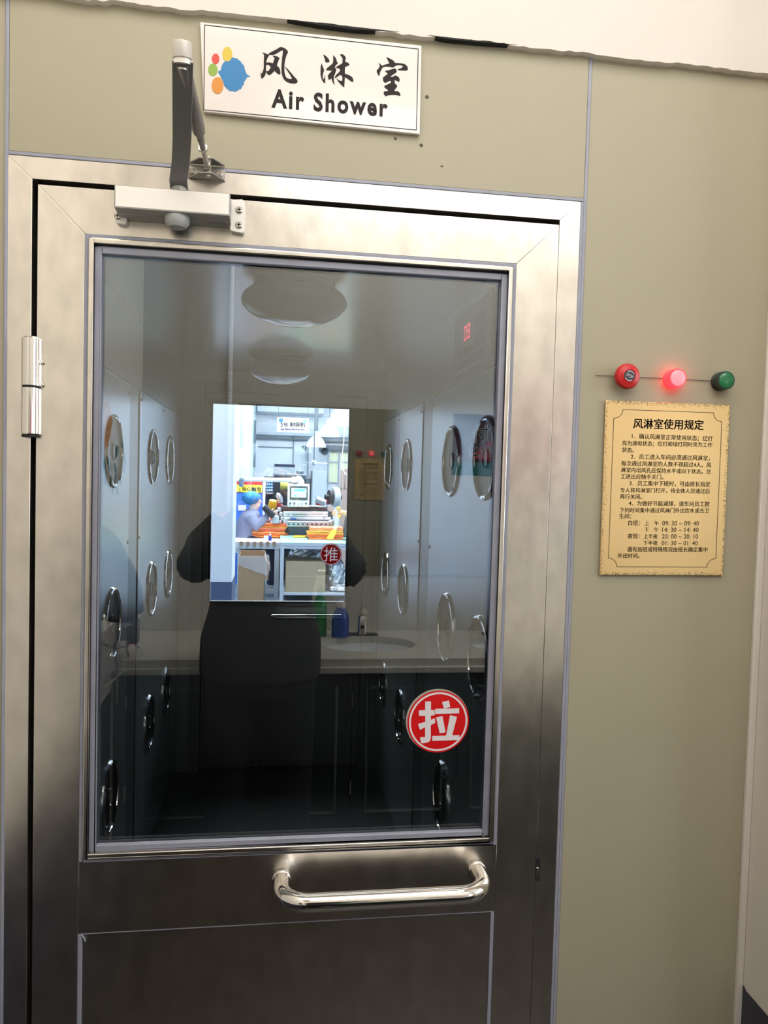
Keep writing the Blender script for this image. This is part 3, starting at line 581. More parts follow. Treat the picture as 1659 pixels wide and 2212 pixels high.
# far wall and far door
FG_L, FG_R, FG_T, FG_B = -.331, .363, CAMZ+.361, CAMZ-.646
f2 = thing('door_2_frame', 'stainless frame around the far air shower door', 'door frame', (.03, YB, 0), kind='structure')
def px(u, v=1000): return at(u, v, CAMD+YB).x
A0, A1, B0, B1 = px(417), px(441), px(790), px(815); TT = at(600, 832, CAMD+YB).z; T1 = at(600, 851, CAMD+YB).z
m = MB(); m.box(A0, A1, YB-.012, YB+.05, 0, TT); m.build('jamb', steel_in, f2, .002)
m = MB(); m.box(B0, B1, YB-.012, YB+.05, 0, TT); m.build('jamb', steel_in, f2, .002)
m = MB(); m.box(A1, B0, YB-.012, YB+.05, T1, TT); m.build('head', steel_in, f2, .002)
m = MB(); m.box(A1-.005, A1+.02, YB+.0455, YB+.05, 0, T1+.004); m.box(B0-.02, B0+.005, YB+.0455, YB+.05, 0, T1+.004); m.box(A1, B0, YB+.0455, YB+.05, T1-.025, T1+.004); m.build('light_seal_strip', dark, f2)  # backing strips added behind the gap to keep workshop light out
m = MB(); m.box(A1, B0, YB-.01, YB+.06, .02, .034); m.build('light_block_sill', dark, f2)  # dark strip added under the door to stop light leaking in
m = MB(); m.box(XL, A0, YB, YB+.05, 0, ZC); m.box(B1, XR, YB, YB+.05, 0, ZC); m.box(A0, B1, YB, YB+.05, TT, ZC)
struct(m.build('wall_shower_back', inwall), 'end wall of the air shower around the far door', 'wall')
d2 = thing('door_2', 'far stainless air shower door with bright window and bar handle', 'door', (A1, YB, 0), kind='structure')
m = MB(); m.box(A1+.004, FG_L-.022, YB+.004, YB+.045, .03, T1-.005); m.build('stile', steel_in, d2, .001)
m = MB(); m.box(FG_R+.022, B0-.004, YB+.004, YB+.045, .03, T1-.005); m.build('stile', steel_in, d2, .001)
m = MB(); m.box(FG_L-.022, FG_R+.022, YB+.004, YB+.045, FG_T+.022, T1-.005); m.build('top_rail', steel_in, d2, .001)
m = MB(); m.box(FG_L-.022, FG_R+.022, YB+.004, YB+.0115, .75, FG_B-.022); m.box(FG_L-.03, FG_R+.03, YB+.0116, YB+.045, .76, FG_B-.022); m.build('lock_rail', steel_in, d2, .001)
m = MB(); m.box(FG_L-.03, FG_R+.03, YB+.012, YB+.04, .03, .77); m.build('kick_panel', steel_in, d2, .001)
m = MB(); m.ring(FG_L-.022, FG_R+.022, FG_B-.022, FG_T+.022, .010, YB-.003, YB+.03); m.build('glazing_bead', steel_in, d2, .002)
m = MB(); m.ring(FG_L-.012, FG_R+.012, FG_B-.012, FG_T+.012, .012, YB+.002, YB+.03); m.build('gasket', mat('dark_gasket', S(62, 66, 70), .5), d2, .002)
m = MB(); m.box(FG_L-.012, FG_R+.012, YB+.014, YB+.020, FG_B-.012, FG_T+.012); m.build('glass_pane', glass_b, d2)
a = at(588, 1334, CAMD+YB-.07); b = at(745, 1332, CAMD+YB-.07); zz = (a.z+b.z)/2
m = MB(); m.tube([(a.x, YB+.004, zz), (a.x, YB-.05, zz), (a.x+.008, YB-.066, zz), (a.x+.03, YB-.07, zz), (b.x-.03, YB-.07, zz), (b.x-.008, YB-.066, zz), (b.x, YB-.05, zz), (b.x, YB+.004, zz)], .0145, 20); m.build('bar_handle', chrome, d2, smooth=60)
c = on_door(0, 0); cc = at(715, 1197.5, CAMD+YB+.0135); R = .0575
t = thing('door_sticker', 'small round red sticker with a white push character, on the far door window', 'sticker', cc)
m = MB(); m.add([cc+Vector((R*math.cos(2*math.pi*k/56), 0, R*math.sin(2*math.pi*k/56))) for k in range(56)], [tuple(range(56))]); m.build('white_vinyl', white_t, t)
cu = bpy.data.curves.new('lettering', 'FONT'); cu.body = '推'; cu.size = 1; cu.fill_mode = 'NONE'; cu.resolution_u = 3
o = bpy.data.objects.new('lettering', cu); C.objects.link(o); ev = o.evaluated_get(bpy.context.evaluated_depsgraph_get()); me = ev.to_mesh()
vs = [(v.co.x, v.co.y) for v in me.vertices]; es = [tuple(e.vertices) for e in me.edges]; ev.to_mesh_clear(); bpy.data.objects.remove(o); bpy.data.curves.remove(cu)
gx = (min(v[0] for v in vs)+max(v[0] for v in vs))/2; gy = (min(v[1] for v in vs)+max(v[1] for v in vs))/2; gk = R*1.28/(max(v[0] for v in vs)-min(v[0] for v in vs))
bm = bmesh.new(); bv = [bm.verts.new((cc.x+(x-gx)*gk, cc.y-.0006, cc.z+(y-gy)*gk)) for x, y in vs]; ed = [bm.edges.new((bv[a], bv[b])) for a, b in es]
for rr in (R, R*.955, R*.90):
    rv = [bm.verts.new((cc.x+rr*math.cos(2*math.pi*k/56), cc.y-.0006, cc.z+rr*math.sin(2*math.pi*k/56))) for k in range(56)]; ed += [bm.edges.new((rv[k], rv[(k+1) % 56])) for k in range(56)]
bmesh.ops.remove_doubles(bm, verts=bm.verts, dist=1e-6); bmesh.ops.triangle_fill(bm, edges=list(bm.edges), use_beauty=True, normal=(0, -1, 0))
me = bpy.data.meshes.new('red_film'); bm.to_mesh(me); bm.free(); me.materials.append(red_t); o = bpy.data.objects.new('red_film', me); C.objects.link(o); o.parent = t; o.matrix_parent_inverse = Matrix.Translation(-t.location)

# ------------------------------------------------------------------ corridor behind the viewer (seen as reflections in the front glass and steel)
GX, RY = -.624, -(3.62-CAMD)+.024            # left wall, back wall
def refl(u, v, dist):                      # real point whose mirror image in the door glass lies dist from the lens
    p = at(u, v, dist); return Vector((p.x, .024-p.y, p.z))
def refl_x(u, v, x):
    p = on_x(u, v, x); return Vector((x, .024-p.y, p.z))
m = MB(); m.box(GX-.1, GX, RY, .0, 0, 2.95); struct(m.build('wall_left', whitew), 'white wall on the left of the corridor', 'wall')
m = MB(); m.box(GX, GX+.0012, -1.2, -.001, 0, .70); m.box(GX, GX+.0012, RY+.6, -1.2, 0, .70); struct(m.build('dado_left', blue_p), 'dark blue painted dado along the left corridor wall', 'dado')
m = MB(); m.box(GX-.1, 3.1, RY-.1, RY, 0, 2.95); struct(m.build('wall_back', taupe), 'beige grey wall behind the washbasins', 'wall')
m = MB(); m.box(GX-.1, 3.1, RY-.1, .0, 2.95, 3.0); struct(m.build('ceiling', ceil_m), 'white corridor ceiling', 'ceiling')
m = MB(); m.box(GX-.1, 3.1, RY-.1, .06, -.05, 0); struct(m.build('floor', floor_m), 'dark corridor floor', 'floor')
m = MB(); m.box(3.0, 3.1, RY, -1.95, 0, 2.95); m.box(3.0, 3.1, -.25, -.1, 0, 2.95); m.box(3.0, 3.1, -1.95, -.25, 0, .9); m.box(3.0, 3.1, -1.95, -.25, 2.6, 2.95)
struct(m.build('wall_window', whitew), 'white wall with the daylight window at the corridor end', 'wall')
cz = CAMZ-.2034*3.62; cyf = -(3.045-CAMD)+.024; CX1 = 2.2
t = thing('washbasin_counter', 'beige stone counter with two round cut-outs along the back wall', 'counter', (.8, (RY+cyf)/2, cz))
SK = [.42, 1.085]; SYC = RY+.29; SRX, SRY = .213, .160
bm = bmesh.new(); n = 40
outer = [bm.verts.new(p) for p in ((GX+.002, RY, cz), (CX1, RY, cz), (CX1, cyf, cz), (GX+.002, cyf, cz))]
ed = [bm.edges.new((outer[i], outer[(i+1) % 4])) for i in range(4)]
for sxk in SK:
    r_ = [bm.verts.new((sxk+SRX*math.cos(2*math.pi*i/n), SYC+SRY*math.sin(2*math.pi*i/n), cz)) for i in range(n)]
    ed += [bm.edges.new((r_[i], r_[(i+1) % n])) for i in range(n)]
bmesh.ops.triangle_fill(bm, edges=ed, use_beauty=True)
g_ = bmesh.ops.extrude_face_region(bm, geom=list(bm.faces)); bmesh.ops.translate(bm, vec=(0, 0, -.03), verts=[v for v in g_['geom'] if isinstance(v, bmesh.types.BMVert)])
bmesh.ops.recalc_face_normals(bm, faces=bm.faces)
me = bpy.data.meshes.new('slab'); bm.to_mesh(me); bm.free(); me.materials.append(stone); o = bpy.data.objects.new('slab', me); C.objects.link(o); o.parent = t; o.matrix_parent_inverse = Matrix.Translation(-t.location)
m = MB(); m.box(GX+.002, CX1, cyf-.001, cyf+.022, cz-.055, cz-.0305); m.build('front_apron', stone, t, .002)
for i, sxk in enumerate(SK):
    lab = ('white oval washbasin below the chrome tap beside the blue bottle', 'white oval washbasin at the right edge of the glass')[i]
    t = thing('washbasin', lab, 'washbasin', (sxk, SYC, cz), 'washbasins in the counter')
    m = MB(); prof = [(1.0, -.031), (.985, -.05), (.93, -.09), (.78, -.13), (.45, -.15), (.12, -.153), (0, -.153)]
    vs = []; fs = []
    for r, h in prof:
        for k in range(n): vs.append((sxk+SRX*r*math.cos(2*math.pi*k/n), SYC+SRY*r*math.sin(2*math.pi*k/n), cz+h))
    for a_ in range(len(prof)-1):
        for k in range(n): fs.append((a_*n+k, a_*n+(k+1) % n, (a_+1)*n+(k+1) % n, (a_+1)*n+k))
    m.add(vs, fs); m.build('bowl', ceram, t, smooth=60)
    m = MB(); m.lathe([(.022, 0), (.022, .003), (.014, .004), (0, .002)], (sxk, SYC, cz-.152), (0, 0, 1), 24); m.build('drain', chrome, t)
    fx, fy_ = sxk-.01, RY+.095
    t = thing('tap', ('chrome curved sensor tap above the left washbasin', 'chrome curved sensor tap at the right edge of the glass')[i], 'tap', (fx, fy_, cz), 'chrome taps on the counter')
    m = MB(); m.box(fx-.075, fx+.075, fy_-.026, fy_+.03, cz, cz+.006); m.build('base_plate', darkplastic, t, .002)
    m = MB(); pts = [(fx, fy_, cz+.005), (fx, fy_-.002, cz+.05), (fx, fy_+.004, cz+.09), (fx, fy_+.022, cz+.118), (fx, fy_+.058, cz+.132), (fx, fy_+.095, cz+.128)]
    m.tube(pts, [.028, .026, .024, .022, .019, .016], 20); m.build('spout', chrome, t, smooth=60)
    m = MB(); m.box(fx-.011, fx+.011, fy_+.0235, fy_+.0275, cz+.035, cz+.048); m.build('sensor_window', dark, t, .001)
t = thing('washbasin_cabinet', 'dark green cabinet with framed doors under the counter', 'cabinet', (.8, cyf, 0))
m = MB(); m.box(GX+.003, CX1-.02, cyf-.035, cyf-.02, .09, cz-.056); m.box(GX+.003, CX1-.02, cyf-.55, cyf-.02, .09, .105); m.box(CX1-.035, CX1-.02, cyf-.55, cyf-.02, .09, cz-.031); m.build('carcass', green_d, t)
m = MB(); m.box(GX+.003, CX1-.03, cyf-.5, cyf-.07, 0, .09); m.build('plinth', dark, t)
DB = [-.572, -.125, .322, .768, 1.214, 1.66]
for i in range(len(DB)-1):
    a_, b_ = DB[i]+.003, DB[i+1]-.003
    m = MB(); m.box(a_, b_, cyf-.019, cyf-.003, .10, cz-.06); dd_ = m.build('cabinet_door', green_d, t, .002)
    m = MB(); m.ring(a_+.055, b_-.055, .17, cz-.115, .010, cyf-.004, cyf+.003); m.build('door_moulding', mould, dd_, .004)
    for zz in (.25, cz-.2): m = MB(); m.lathe([(.005, zz), (.005, zz+.06)], (a_-.003, cyf-.003, 0), (0, 0, 1), 10); m.build('door_hinge', chrome, dd_)
mz0, mz1 = CAMZ-.128*3.62, CAMZ+.093*3.62
m = MB(); m.box(-.19, 2.3, RY, RY+.006, mz0, mz1); tag(m.build('wall_mirror', mirror_m), 'wide frameless mirror above the washbasins', 'mirror')
m = MB(); m.lathe([(.011, cz), (.011, 2.95)], (-.228, RY+.011, 0), (0, 0, 1), 14); struct(m.build('trim_6', ceram), 'thin white vertical pipe beside the mirror', 'pipe')
q = refl(735, 1366, 3.48); bz = cz
t = thing('soap_bottle', 'ribbed translucent blue bottle standing beside the tap', 'bottle', (q.x, q.y, bz))
m = MB(); m.lathe([(.036, 0), (.041, .004), (.041, .03), (.0385, .036), (.041, .042), (.042, .07), (.038, .10), (.026, .125), (.021, .132), (.021, .14)], (q.x, q.y, bz), (0, 0, 1), 30); m.build('body', bluepl, t, smooth=50)
m = MB(); m.lathe([(.023, .138), (.023, .158), (.010, .160), (.008, .175)], (q.x, q.y, bz), (0, 0, 1), 20); m.build('cap', whitev, t)
q = refl(690, 1360, 3.50)
t = thing('detergent_bottle', 'green translucent bottle standing left of the blue bottle', 'bottle', (q.x, q.y, bz))
m = MB(); m.lathe([(.030, 0), (.034, .004), (.034, .15), (.020, .18), (.013, .19), (.013, .2)], (q.x, q.y, bz), (0, 0, 1), 26); m.build('body', greenpl, t, smooth=50)
m = MB(); m.lathe([(.015, .2), (.015, .22), (.006, .222), (.006, .24)], (q.x, q.y, bz), (0, 0, 1), 18); m.build('cap', greenpl, t)
# hand dryer, socket and cables on the left wall
a = refl_x(302, 1292, GX); z1_ = a.z; z0_ = refl_x(302, 1376, GX).z
m = MB(); m.box(GX, GX+.008, max(a.y, RY+.02), -1.15, z0_, z1_); tag(m.build('backboard', whitev, bevel=.001), 'white board on the left wall behind the socket and cables', 'board')
dy = -(2.66-CAMD)+.024
t = thing('hand_dryer', 'large grey domed hand dryer on the left wall', 'hand dryer', (GX, dy, 1.05))
def dome(mb, sc_, x0, zb, ht, wd, dp):
    N, K = 14, 24; vs = []; fs = []
    for i in range(N+1):
        f = i/N; rr = math.sqrt(max(0, 1-f*f))
        for k in range(K+1):
            th = math.pi*k/K; vs.append((x0+dp*rr*math.sin(th)*sc_, dy+wd*rr*math.cos(th)*sc_, zb+ht*f*sc_))
    for i in range(N):
        for k in range(K): fs.append((i*(K+1)+k, i*(K+1)+k+1, (i+1)*(K+1)+k+1, (i+1)*(K+1)+k))
    fs.append(tuple(range(K, -1, -1))); fs.append(tuple([i*(K+1) for i in range(N+1)] + [i*(K+1)+K for i in range(N, -1, -1)])); mb.add(vs, fs)
m = MB(); dome(m, 1.0, GX, 1.10, .28, .20, .150); m.build('back_shell', dryer_m, t, smooth=50)
m = MB(); dome(m, .96, GX+.02, 1.075, .255, .178, .165); m.build('front_shell', dryer_d, t, smooth=50)
m = MB(); m.lathe([(.05, 0), (.05, .03), (.042, .03), (.040, .004), (0, .004)], (GX+.11, dy, 1.076), (0, 0, -1), 24); m.build('air_outlet', dark, t)
q = refl_x(250, 1355, GX)
t = thing('wall_socket', 'grey socket block with a pink lit adapter below the hand dryer', 'socket', (GX+.03, q.y, q.z))
m = MB(); m.box(GX+.008, GX+.045, q.y-.06, q.y+.03, q.z-.05, q.z+.05); m.build('housing', socketm, t, .004)
m = MB(); m.box(GX+.045, GX+.09, q.y-.01, q.y+.045, q.z-.06, q.z+.035); ad = m.build('adapter', dryer_m, t, .004)
m = MB(); m.box(GX+.06, GX+.075, q.y+.02, q.y+.04, q.z-.064, q.z-.059); m.build('adapter_light', mat('pink_lit_led', (.9, .2, .3), .4, emit=(1, .2, .4), estr=1.0), ad)
def cable(nm, lab, pts, r=.0045, plug=None):
    t = thing(nm, lab, 'cable', pts[0]); P_ = [Vector(p) for p in pts]; sm = []
    for i in range(len(P_)-1):
        p0, p1, p2, p3 = P_[max(i-1, 0)], P_[i], P_[i+1], P_[min(i+2, len(P_)-1)]
        for j in range(8):
            u = j/8; sm.append(.5*((2*p1)+(p2-p0)*u+(2*p0-5*p1+4*p2-p3)*u*u+(3*p1-p0-3*p2+p3)*u**3))
    sm.append(P_[-1]); m = MB(); m.tube(sm, r, 10); m.build('lead', cablem, t, smooth=60)
    for k in (plug or ()):
        c_, d_ = Vector(k[0]), Vector(k[1]); m = MB(); m.tube([c_, c_+d_*.4, c_+d_], [.014, .014, .007], 12); m.build('plug', cablem, t)
    return t
def wx(u, v, off=.03): return refl_x(u, v, GX+off)
cable('power_cable', 'grey cable looping from the side plug across below the socket', [wx(272, 1350, .06), wx(288, 1352, .07), wx(298, 1362, .07), wx(296, 1380, .06), wx(280, 1393, .05), wx(250, 1399, .04), wx(215, 1388, .03)], plug=[(wx(272, 1350, .05), (.0, -.03, 0))])
cable('power_cable', 'grey cable drooping from the lower plug to a loop near the counter', [wx(273, 1382, .05), wx(273, 1400, .05), wx(278, 1425, .05), wx(272, 1445, .05), wx(255, 1460, .045), wx(235, 1478, .04), wx(220, 1492, .04)], plug=[(wx(275, 1360, .05), (0, 0, -.03))])
cable('power_cable', 'short grey cable ending in a loose hanging plug', [wx(286, 1390, .05), wx(298, 1398, .06), wx(304, 1410, .06), wx(303, 1422, .06)], plug=[(wx(303, 1422, .06), (0, .01, -.035))])
cable('power_cable', 'grey cable hanging straight down from the lit adapter', [wx(248, 1388, .07), wx(247, 1410, .06), wx(252, 1440, .05), wx(252, 1520, .04)])
# decals on the left wall: a plain peach disc and green sprigs
t = thing('wall_decal', 'peach disc and green leaf decal on the left wall', 'decal', (GX, -(2.89-CAMD), 1.6))
c_ = refl_x(229, 917, GX); m = MB(); m.lathe([(.085, .0), (.085, .0012), (0, .0012)], c_+Vector((.0005, 0, 0)), (1, 0, 0), 40); m.build('peach_disc', peach, t)
m = MB()
for u0, v0, u1, v1, w_ in ((222, 995, 228, 1012, 7), (230, 985, 240, 1020, 5), (228, 1010, 227, 1050, 4), (240, 1025, 236, 1060, 4), (222, 1030, 219, 1050, 4), (246, 1000, 250, 1020, 5), (252, 1010, 245, 1055, 5), (262, 950, 272, 1010, 4), (268, 1010, 266, 1018, 5), (258, 1030, 262, 1048, 4), (250, 1050, 255, 1070, 4), (244, 1050, 242, 1070, 4), (248, 985, 256, 965, 8)):
    A = refl_x(u0, v0, GX+.001); B = refl_x(u1, v1, GX+.001); dv = (B-A); nv = Vector((0, -dv.z, dv.y)).normalized()*w_*.0028
    m.slab([A, A.lerp(B, .35)+nv, A.lerp(B, .75)+nv*.8, B, A.lerp(B, .75)-nv*.8, A.lerp(B, .35)-nv], (.0008, 0, 0))
m.build('leaf_sprigs', leafm, t, smooth=0)
# red poster on the wall beyond the return wall, met by way of the mirror
PYP = -.1015; PD = CAMD + 2*(-RY) + PYP + .024*2
def twice(u, v): p = at(u, v, PD); return Vector((p.x, PYP, p.z))
a = twice(978, 894); b = twice(1085, 1029); PW = 1.5
t = thing('wall_poster', 'plum, red and teal slogan poster on the far front wall', 'poster', (a.x+PW/2, PYP, (a.z+b.z)/2))
m = MB(); m.box(a.x, a.x+PW, PYP-.002, PYP+.001, b.z, a.z); pb = m.build('sheet', post_d, t)
m = MB(); m.slab([(a.x+.12, PYP-.002, b.z+.14), (a.x+.5, PYP-.002, b.z+.1), (a.x+PW, PYP-.002, b.z+.22), (a.x+PW, PYP-.002, a.z-.03), (a.x+.42, PYP-.002, a.z-.03), (a.x+.3, PYP-.002, a.z-.2)], (0, -.0006, 0)); m.build('red_field', post_r, t)
m = MB(); m.box(a.x, a.x+PW, PYP-.0028, PYP-.0015, b.z, b.z+.10); m.build('teal_band', post_t, t)
m = MB(); K = PD/1.0
def tw(u, v): p = twice(u, v); p.y = PYP-.003; return p
write(m, '付出', tw(1016, 957), tw(1092, 957), (0, 0, 1), bold=.03); write(m, '任何', tw(1006, 986), tw(1062, 988), (0, 0, 1), bold=.03); m.build('slogan', whitev, t, smooth=0)

# ------------------------------------------------------------------ people
def figure(name, m_, parent, verts, edges, sub=2, root=0):
    """one continuous skinned body: verts = [(point, radius)], edges = index pairs"""
    me = bpy.data.meshes.new(name); me.from_pydata([tuple(v[0]) for v in verts], edges, [])
    o = bpy.data.objects.new(name, me); C.objects.link(o); me.materials.append(m_)
    o.parent = parent; o.matrix_parent_inverse = Matrix.Translation(-parent.location)
    s_ = o.modifiers.new('skin', 'SKIN'); s_.use_smooth_shade = True
    if not me.skin_vertices:
        bm = bmesh.new(); bm.from_mesh(me); bm.verts.layers.skin.verify(); bm.to_mesh(me); bm.free()
    for i, (p, r) in enumerate(verts):
        sv = me.skin_vertices[0].data[i]; sv.radius = r if isinstance(r, tuple) else (r, r); sv.use_root = (i == root)
    b = o.modifiers.new('subdivision', 'SUBSURF'); b.levels = sub; b.render_levels = sub
    return o
def hand(V, E_, wrist, wi, fwd, side, palm, curl=.5, k=1.0):
    """palm, four unequal bent fingers and a thumb leaving the side of the palm; fwd = towards the fingertips, side = towards the thumb, palm = out of the palm"""
    fwd, side, palm = Vector(fwd).normalized(), Vector(side).normalized(), Vector(palm).normalized(); wrist = Vector(wrist)
    c_ = wrist + fwd*.045*k; ci = len(V); V.append((c_, .022*k)); E_.append((wi, ci))
    for j, (off, ln) in enumerate(((.028, .072), (.010, .080), (-.009, .074), (-.026, .058))):
        base = wrist + fwd*.085*k + side*off*k; a_ = len(V); V.append((base, .0100*k)); E_.append((ci, a_))
        p_ = base; ang = curl*.5; prev = a_
        for seg, fr in enumerate((.42, .33, .25)):
            p_ = p_ + (fwd*math.cos(ang) + palm*math.sin(ang))*ln*fr*k; ang += curl; i = len(V); V.append((p_, (.0090-.001*seg)*k)); E_.append((prev, i)); prev = i
    a_ = len(V); V.append((wrist + fwd*.035*k + side*.034*k, .0125*k)); E_.append((ci, a_)); p_ = V[-1][0]; prev = a_
    for seg, dv in enumerate((fwd*.7+side*.7, fwd*.8+side*.35+palm*.4)):
        p_ = p_ + dv.normalized()*.032*k; i = len(V); V.append((p_, (.0105-.0015*seg)*k)); E_.append((prev, i)); prev = i
def fused(name, m_, parent, mb, voxel):
    o = mb.build(name, m_, parent, smooth=0)
    r_ = o.modifiers.new('join', 'REMESH'); r_.mode = 'VOXEL'; r_.voxel_size = voxel; r_.use_smooth_shade = True
    s_ = o.modifiers.new('soften', 'SMOOTH'); s_.iterations = 6; s_.factor = .5
    return o
def loft(mb, secs, n=24):                  # closed stack of ellipses (centre, rx, ry)
    vs = []; fs = []
    for c_, rx, ry in secs:
        for k in range(n): th = 2*math.pi*k/n; vs.append((c_[0]+rx*math.cos(th), c_[1]+ry*math.sin(th), c_[2]))
    for i in range(len(secs)-1):
        for k in range(n): fs.append((i*n+k, i*n+(k+1) % n, (i+1)*n+(k+1) % n, (i+1)*n+k))
    fs += [tuple(range(n-1, -1, -1)), tuple(range((len(secs)-1)*n, len(secs)*n))]; mb.add(vs, fs)

# the photographer, met only as a dark reflection in the front glass
BX, BY = -.05, -1.62
t = thing('person', 'person in charcoal jacket and black trousers holding up a phone, reflected in the glass', 'person', (BX, BY, 0))
V = []; E_ = []
def v_(p, r): V.append((Vector(p), r)); return len(V)-1
pel = v_((BX, BY, .90), .12); sp = v_((BX, BY, 1.08), .11); ch = v_((BX+.02, BY+.01, 1.28), .12); nk = v_((BX+.035, BY+.03, 1.42), .052)
jaw = v_((BX+.045, BY+.065, 1.500), .062); sk = v_((BX+.045, BY+.05, 1.575), .080); tp = v_((BX+.045, BY+.045, 1.635), .06); ns = v_((BX+.045, BY+.145, 1.535), .010)
E_ += [(pel, sp), (sp, ch), (ch, nk), (nk, jaw), (jaw, sk), (sk, tp), (sk, ns)]
for sx in (-1, 1): e_ = v_((BX+.045+sx*.085, BY+.045, 1.545), .014); E_.append((sk, e_))
EL = ((-.315, -1.56, 1.20), (.295, -1.56, 1.19)); WRI = ((-.058, -1.415, 1.455), (.052, -1.415, 1.455))
for i, sx in enumerate((-1, 1)):
    sh = v_((BX+.02+sx*.165, BY, 1.355), .062); el = v_(EL[i], .045); wr = v_(WRI[i], .028); E_ += [(ch, sh), (sh, el), (el, wr)]
    hand(V, E_, WRI[i], wr, (-sx*.10, .42, .72), (-sx*.25, .75, -.25), (-sx, .1, .1), .55)
    hp = v_((BX+sx*.10, BY, .86), .095); kn = v_((BX+sx*.125, BY+.01, .47), .06); an = v_((BX+sx*.13, BY-.02, .09), .042); ft = v_((BX+sx*.15, BY+.14, .04), .035); E_ += [(pel, hp), (hp, kn), (kn, an), (an, ft)]
figure('body', skin_m, t, V, E_)
m = MB(); loft(m, [((BX, BY, .755), .232, .150), ((BX, BY, .80), .238, .152), ((BX, BY, .92), .236, .150), ((BX, BY, 1.02), .208, .138), ((BX, BY, 1.08), .196, .135), ((BX+.01, BY, 1.22), .212, .145), ((BX+.02, BY, 1.33), .215, .135), ((BX+.03, BY+.01, 1.40), .13, .10), ((BX+.035, BY+.03, 1.45), .072, .070)])
for i, sx in enumerate((-1, 1)):
    m.tube([(BX+.02+sx*.155, BY, 1.345), Vector((BX+.02+sx*.165, BY, 1.33)).lerp(Vector(EL[i]), .5)+Vector((sx*.02, 0, 0)), EL[i], Vector(EL[i]).lerp(Vector(WRI[i]), .5), Vector(EL[i]).lerp(Vector(WRI[i]), .97)], [.088, .080, .074, .062, .046], 18)
fused('jacket', coat_m, t, m, .013)
m = MB(); loft(m, [((BX, BY, .95), .19, .125), ((BX, BY, .80), .212, .14), ((BX, BY, .70), .212, .138)])
for sx in (-1, 1): m.tube([(BX+sx*.10, BY, .80), (BX+sx*.112, BY, .60), (BX+sx*.122, BY+.005, .45), (BX+sx*.128, BY-.01, .25), (BX+sx*.13, BY-.01, .075)], [.115, .108, .092, .082, .075], 20)
fused('trousers', trou_m, t, m, .013)
m = MB(); m.ball((BX+.045, BY+.035, 1.60), .092, .098, .092); fused('hair', hair_m, t, m, .012)
for sx in (-1, 1):
    m = MB(); loft(m, [((BX+sx*.145, BY+.05, .0), .048, .13), ((BX+sx*.145, BY+.05, .03), .048, .13), ((BX+sx*.14, BY+.02, .07), .042, .09), ((BX+sx*.13, BY-.03, .11), .042, .05)]); m.build('shoe', darkplastic, t, smooth=60)
t = thing('phone', 'black phone held up in front of the photographer', 'phone', (-.004, -1.344, 1.49))
m = MB(); m.box(-.042, .034, -1.3465, -1.3385, 1.408, 1.566); m.build('case', darkplastic, t, .006)
m = MB(); m.box(-.040, .032, -1.3470, -1.3466, 1.412, 1.562); m.build('screen', bez, t)

# ------------------------------------------------------------------ the workshop beyond the far door
def wbox(mb, u0, v0, u1, v1, dist, depth, front=0.0):
    """box whose front face spans these sight lines at the given distance and that runs depth metres back"""
    a = at(u0, (v0+v1)/2, dist); b = at(u1, (v0+v1)/2, dist); z1_ = at((u0+u1)/2, v0, dist).z; z0_ = at((u0+u1)/2, v1, dist).z
    mb.box(a.x, b.x, dist-CAMD-front, dist-CAMD+depth, z0_, z1_); return mb
WY0 = YB+.07
m = MB(); m.box(-5, 6, WY0, 19, -.05, 0); struct(m.build('floor_workshop', fw_floor), 'grey workshop floor', 'floor')
m = MB(); m.box(-5, 6, WY0, 19, 5.0, 5.1); struct(m.build('ceiling_workshop', fw_white), 'white workshop ceiling', 'ceiling')
m = MB(); m.box(-5, XL-.04, WY0, WY0+.06, 0, 5); m.box(XR+.04, 6, WY0, WY0+.06, 0, 5); m.box(XL-.04, XR+.04, WY0, WY0+.06, ZC+.04, 5)
struct(m.build('wall_workshop_front', fw_white), 'white workshop wall around the air shower', 'wall')
m = MB(); m.box(-5.1, -5, WY0, 19, 0, 5); struct(m.build('wall_workshop_left', fw_white), 'white left workshop wall', 'wall')
m = MB(); m.box(6, 6.1, WY0, 19, 0, 5); struct(m.build('wall_workshop_right', fw_white), 'white right workshop wall', 'wall')
BW = 20.0
m = MB(); m.box(-5, 6, BW-CAMD, BW-CAMD+.1, 0, 5); struct(m.build('wall_workshop_back', fw_white), 'pale far wall of the workshop', 'wall')
a = at(512, 1000, 7.2); pf = at(505, 1000, 7.2)
pb_ = 7.2*pf.x/7.2/(a.x/7.2)
m = MB(); m.box(pf.x-.75, pf.x, 7.2-CAMD, pb_-CAMD, 0, 5); struct(m.build('pillar', fw_white), 'white workshop pillar filling the left of the far window', 'pillar')
m = MB(); m.box(pf.x-.752, pf.x+.004, 7.196-CAMD, pb_-CAMD, 0, at(480, 1257, 7.2).z); struct(m.build('pillar_dado', blue_b), 'slate blue dado at the foot of the workshop pillar', 'dado')
sxw = at(515, 1000, 11.5).x
m = MB(); m.box(sxw-.1, sxw, 11.6-CAMD, 19.6-CAMD, 0, 5); struct(m.build('wall_workshop_side', fw_green), 'pale green side wall behind the worker', 'wall')
for nm, lab, u, v0, v1, dd, r in (('wall_conduit', 'pale vertical conduit nearest on the green side wall', 523, 872, 968, 11.9, .018), ('wall_conduit', 'dark grey vertical rail farther along the green side wall', 551, 908, 1010, 18.4, .05)):
    pt = on_x(u, (v0+v1)/2, sxw+.03); z1_ = CAMZ+(at(u, v0, dd).z-CAMZ); z0_ = at(u, v1, dd).z
    m = MB(); m.box(sxw, sxw+.05, dd-CAMD, dd-CAMD+2*r, z0_, z1_); tag(m.build(nm, fw_dgrey if dd > 15 else fw_grey, bevel=.006), lab, 'conduit')
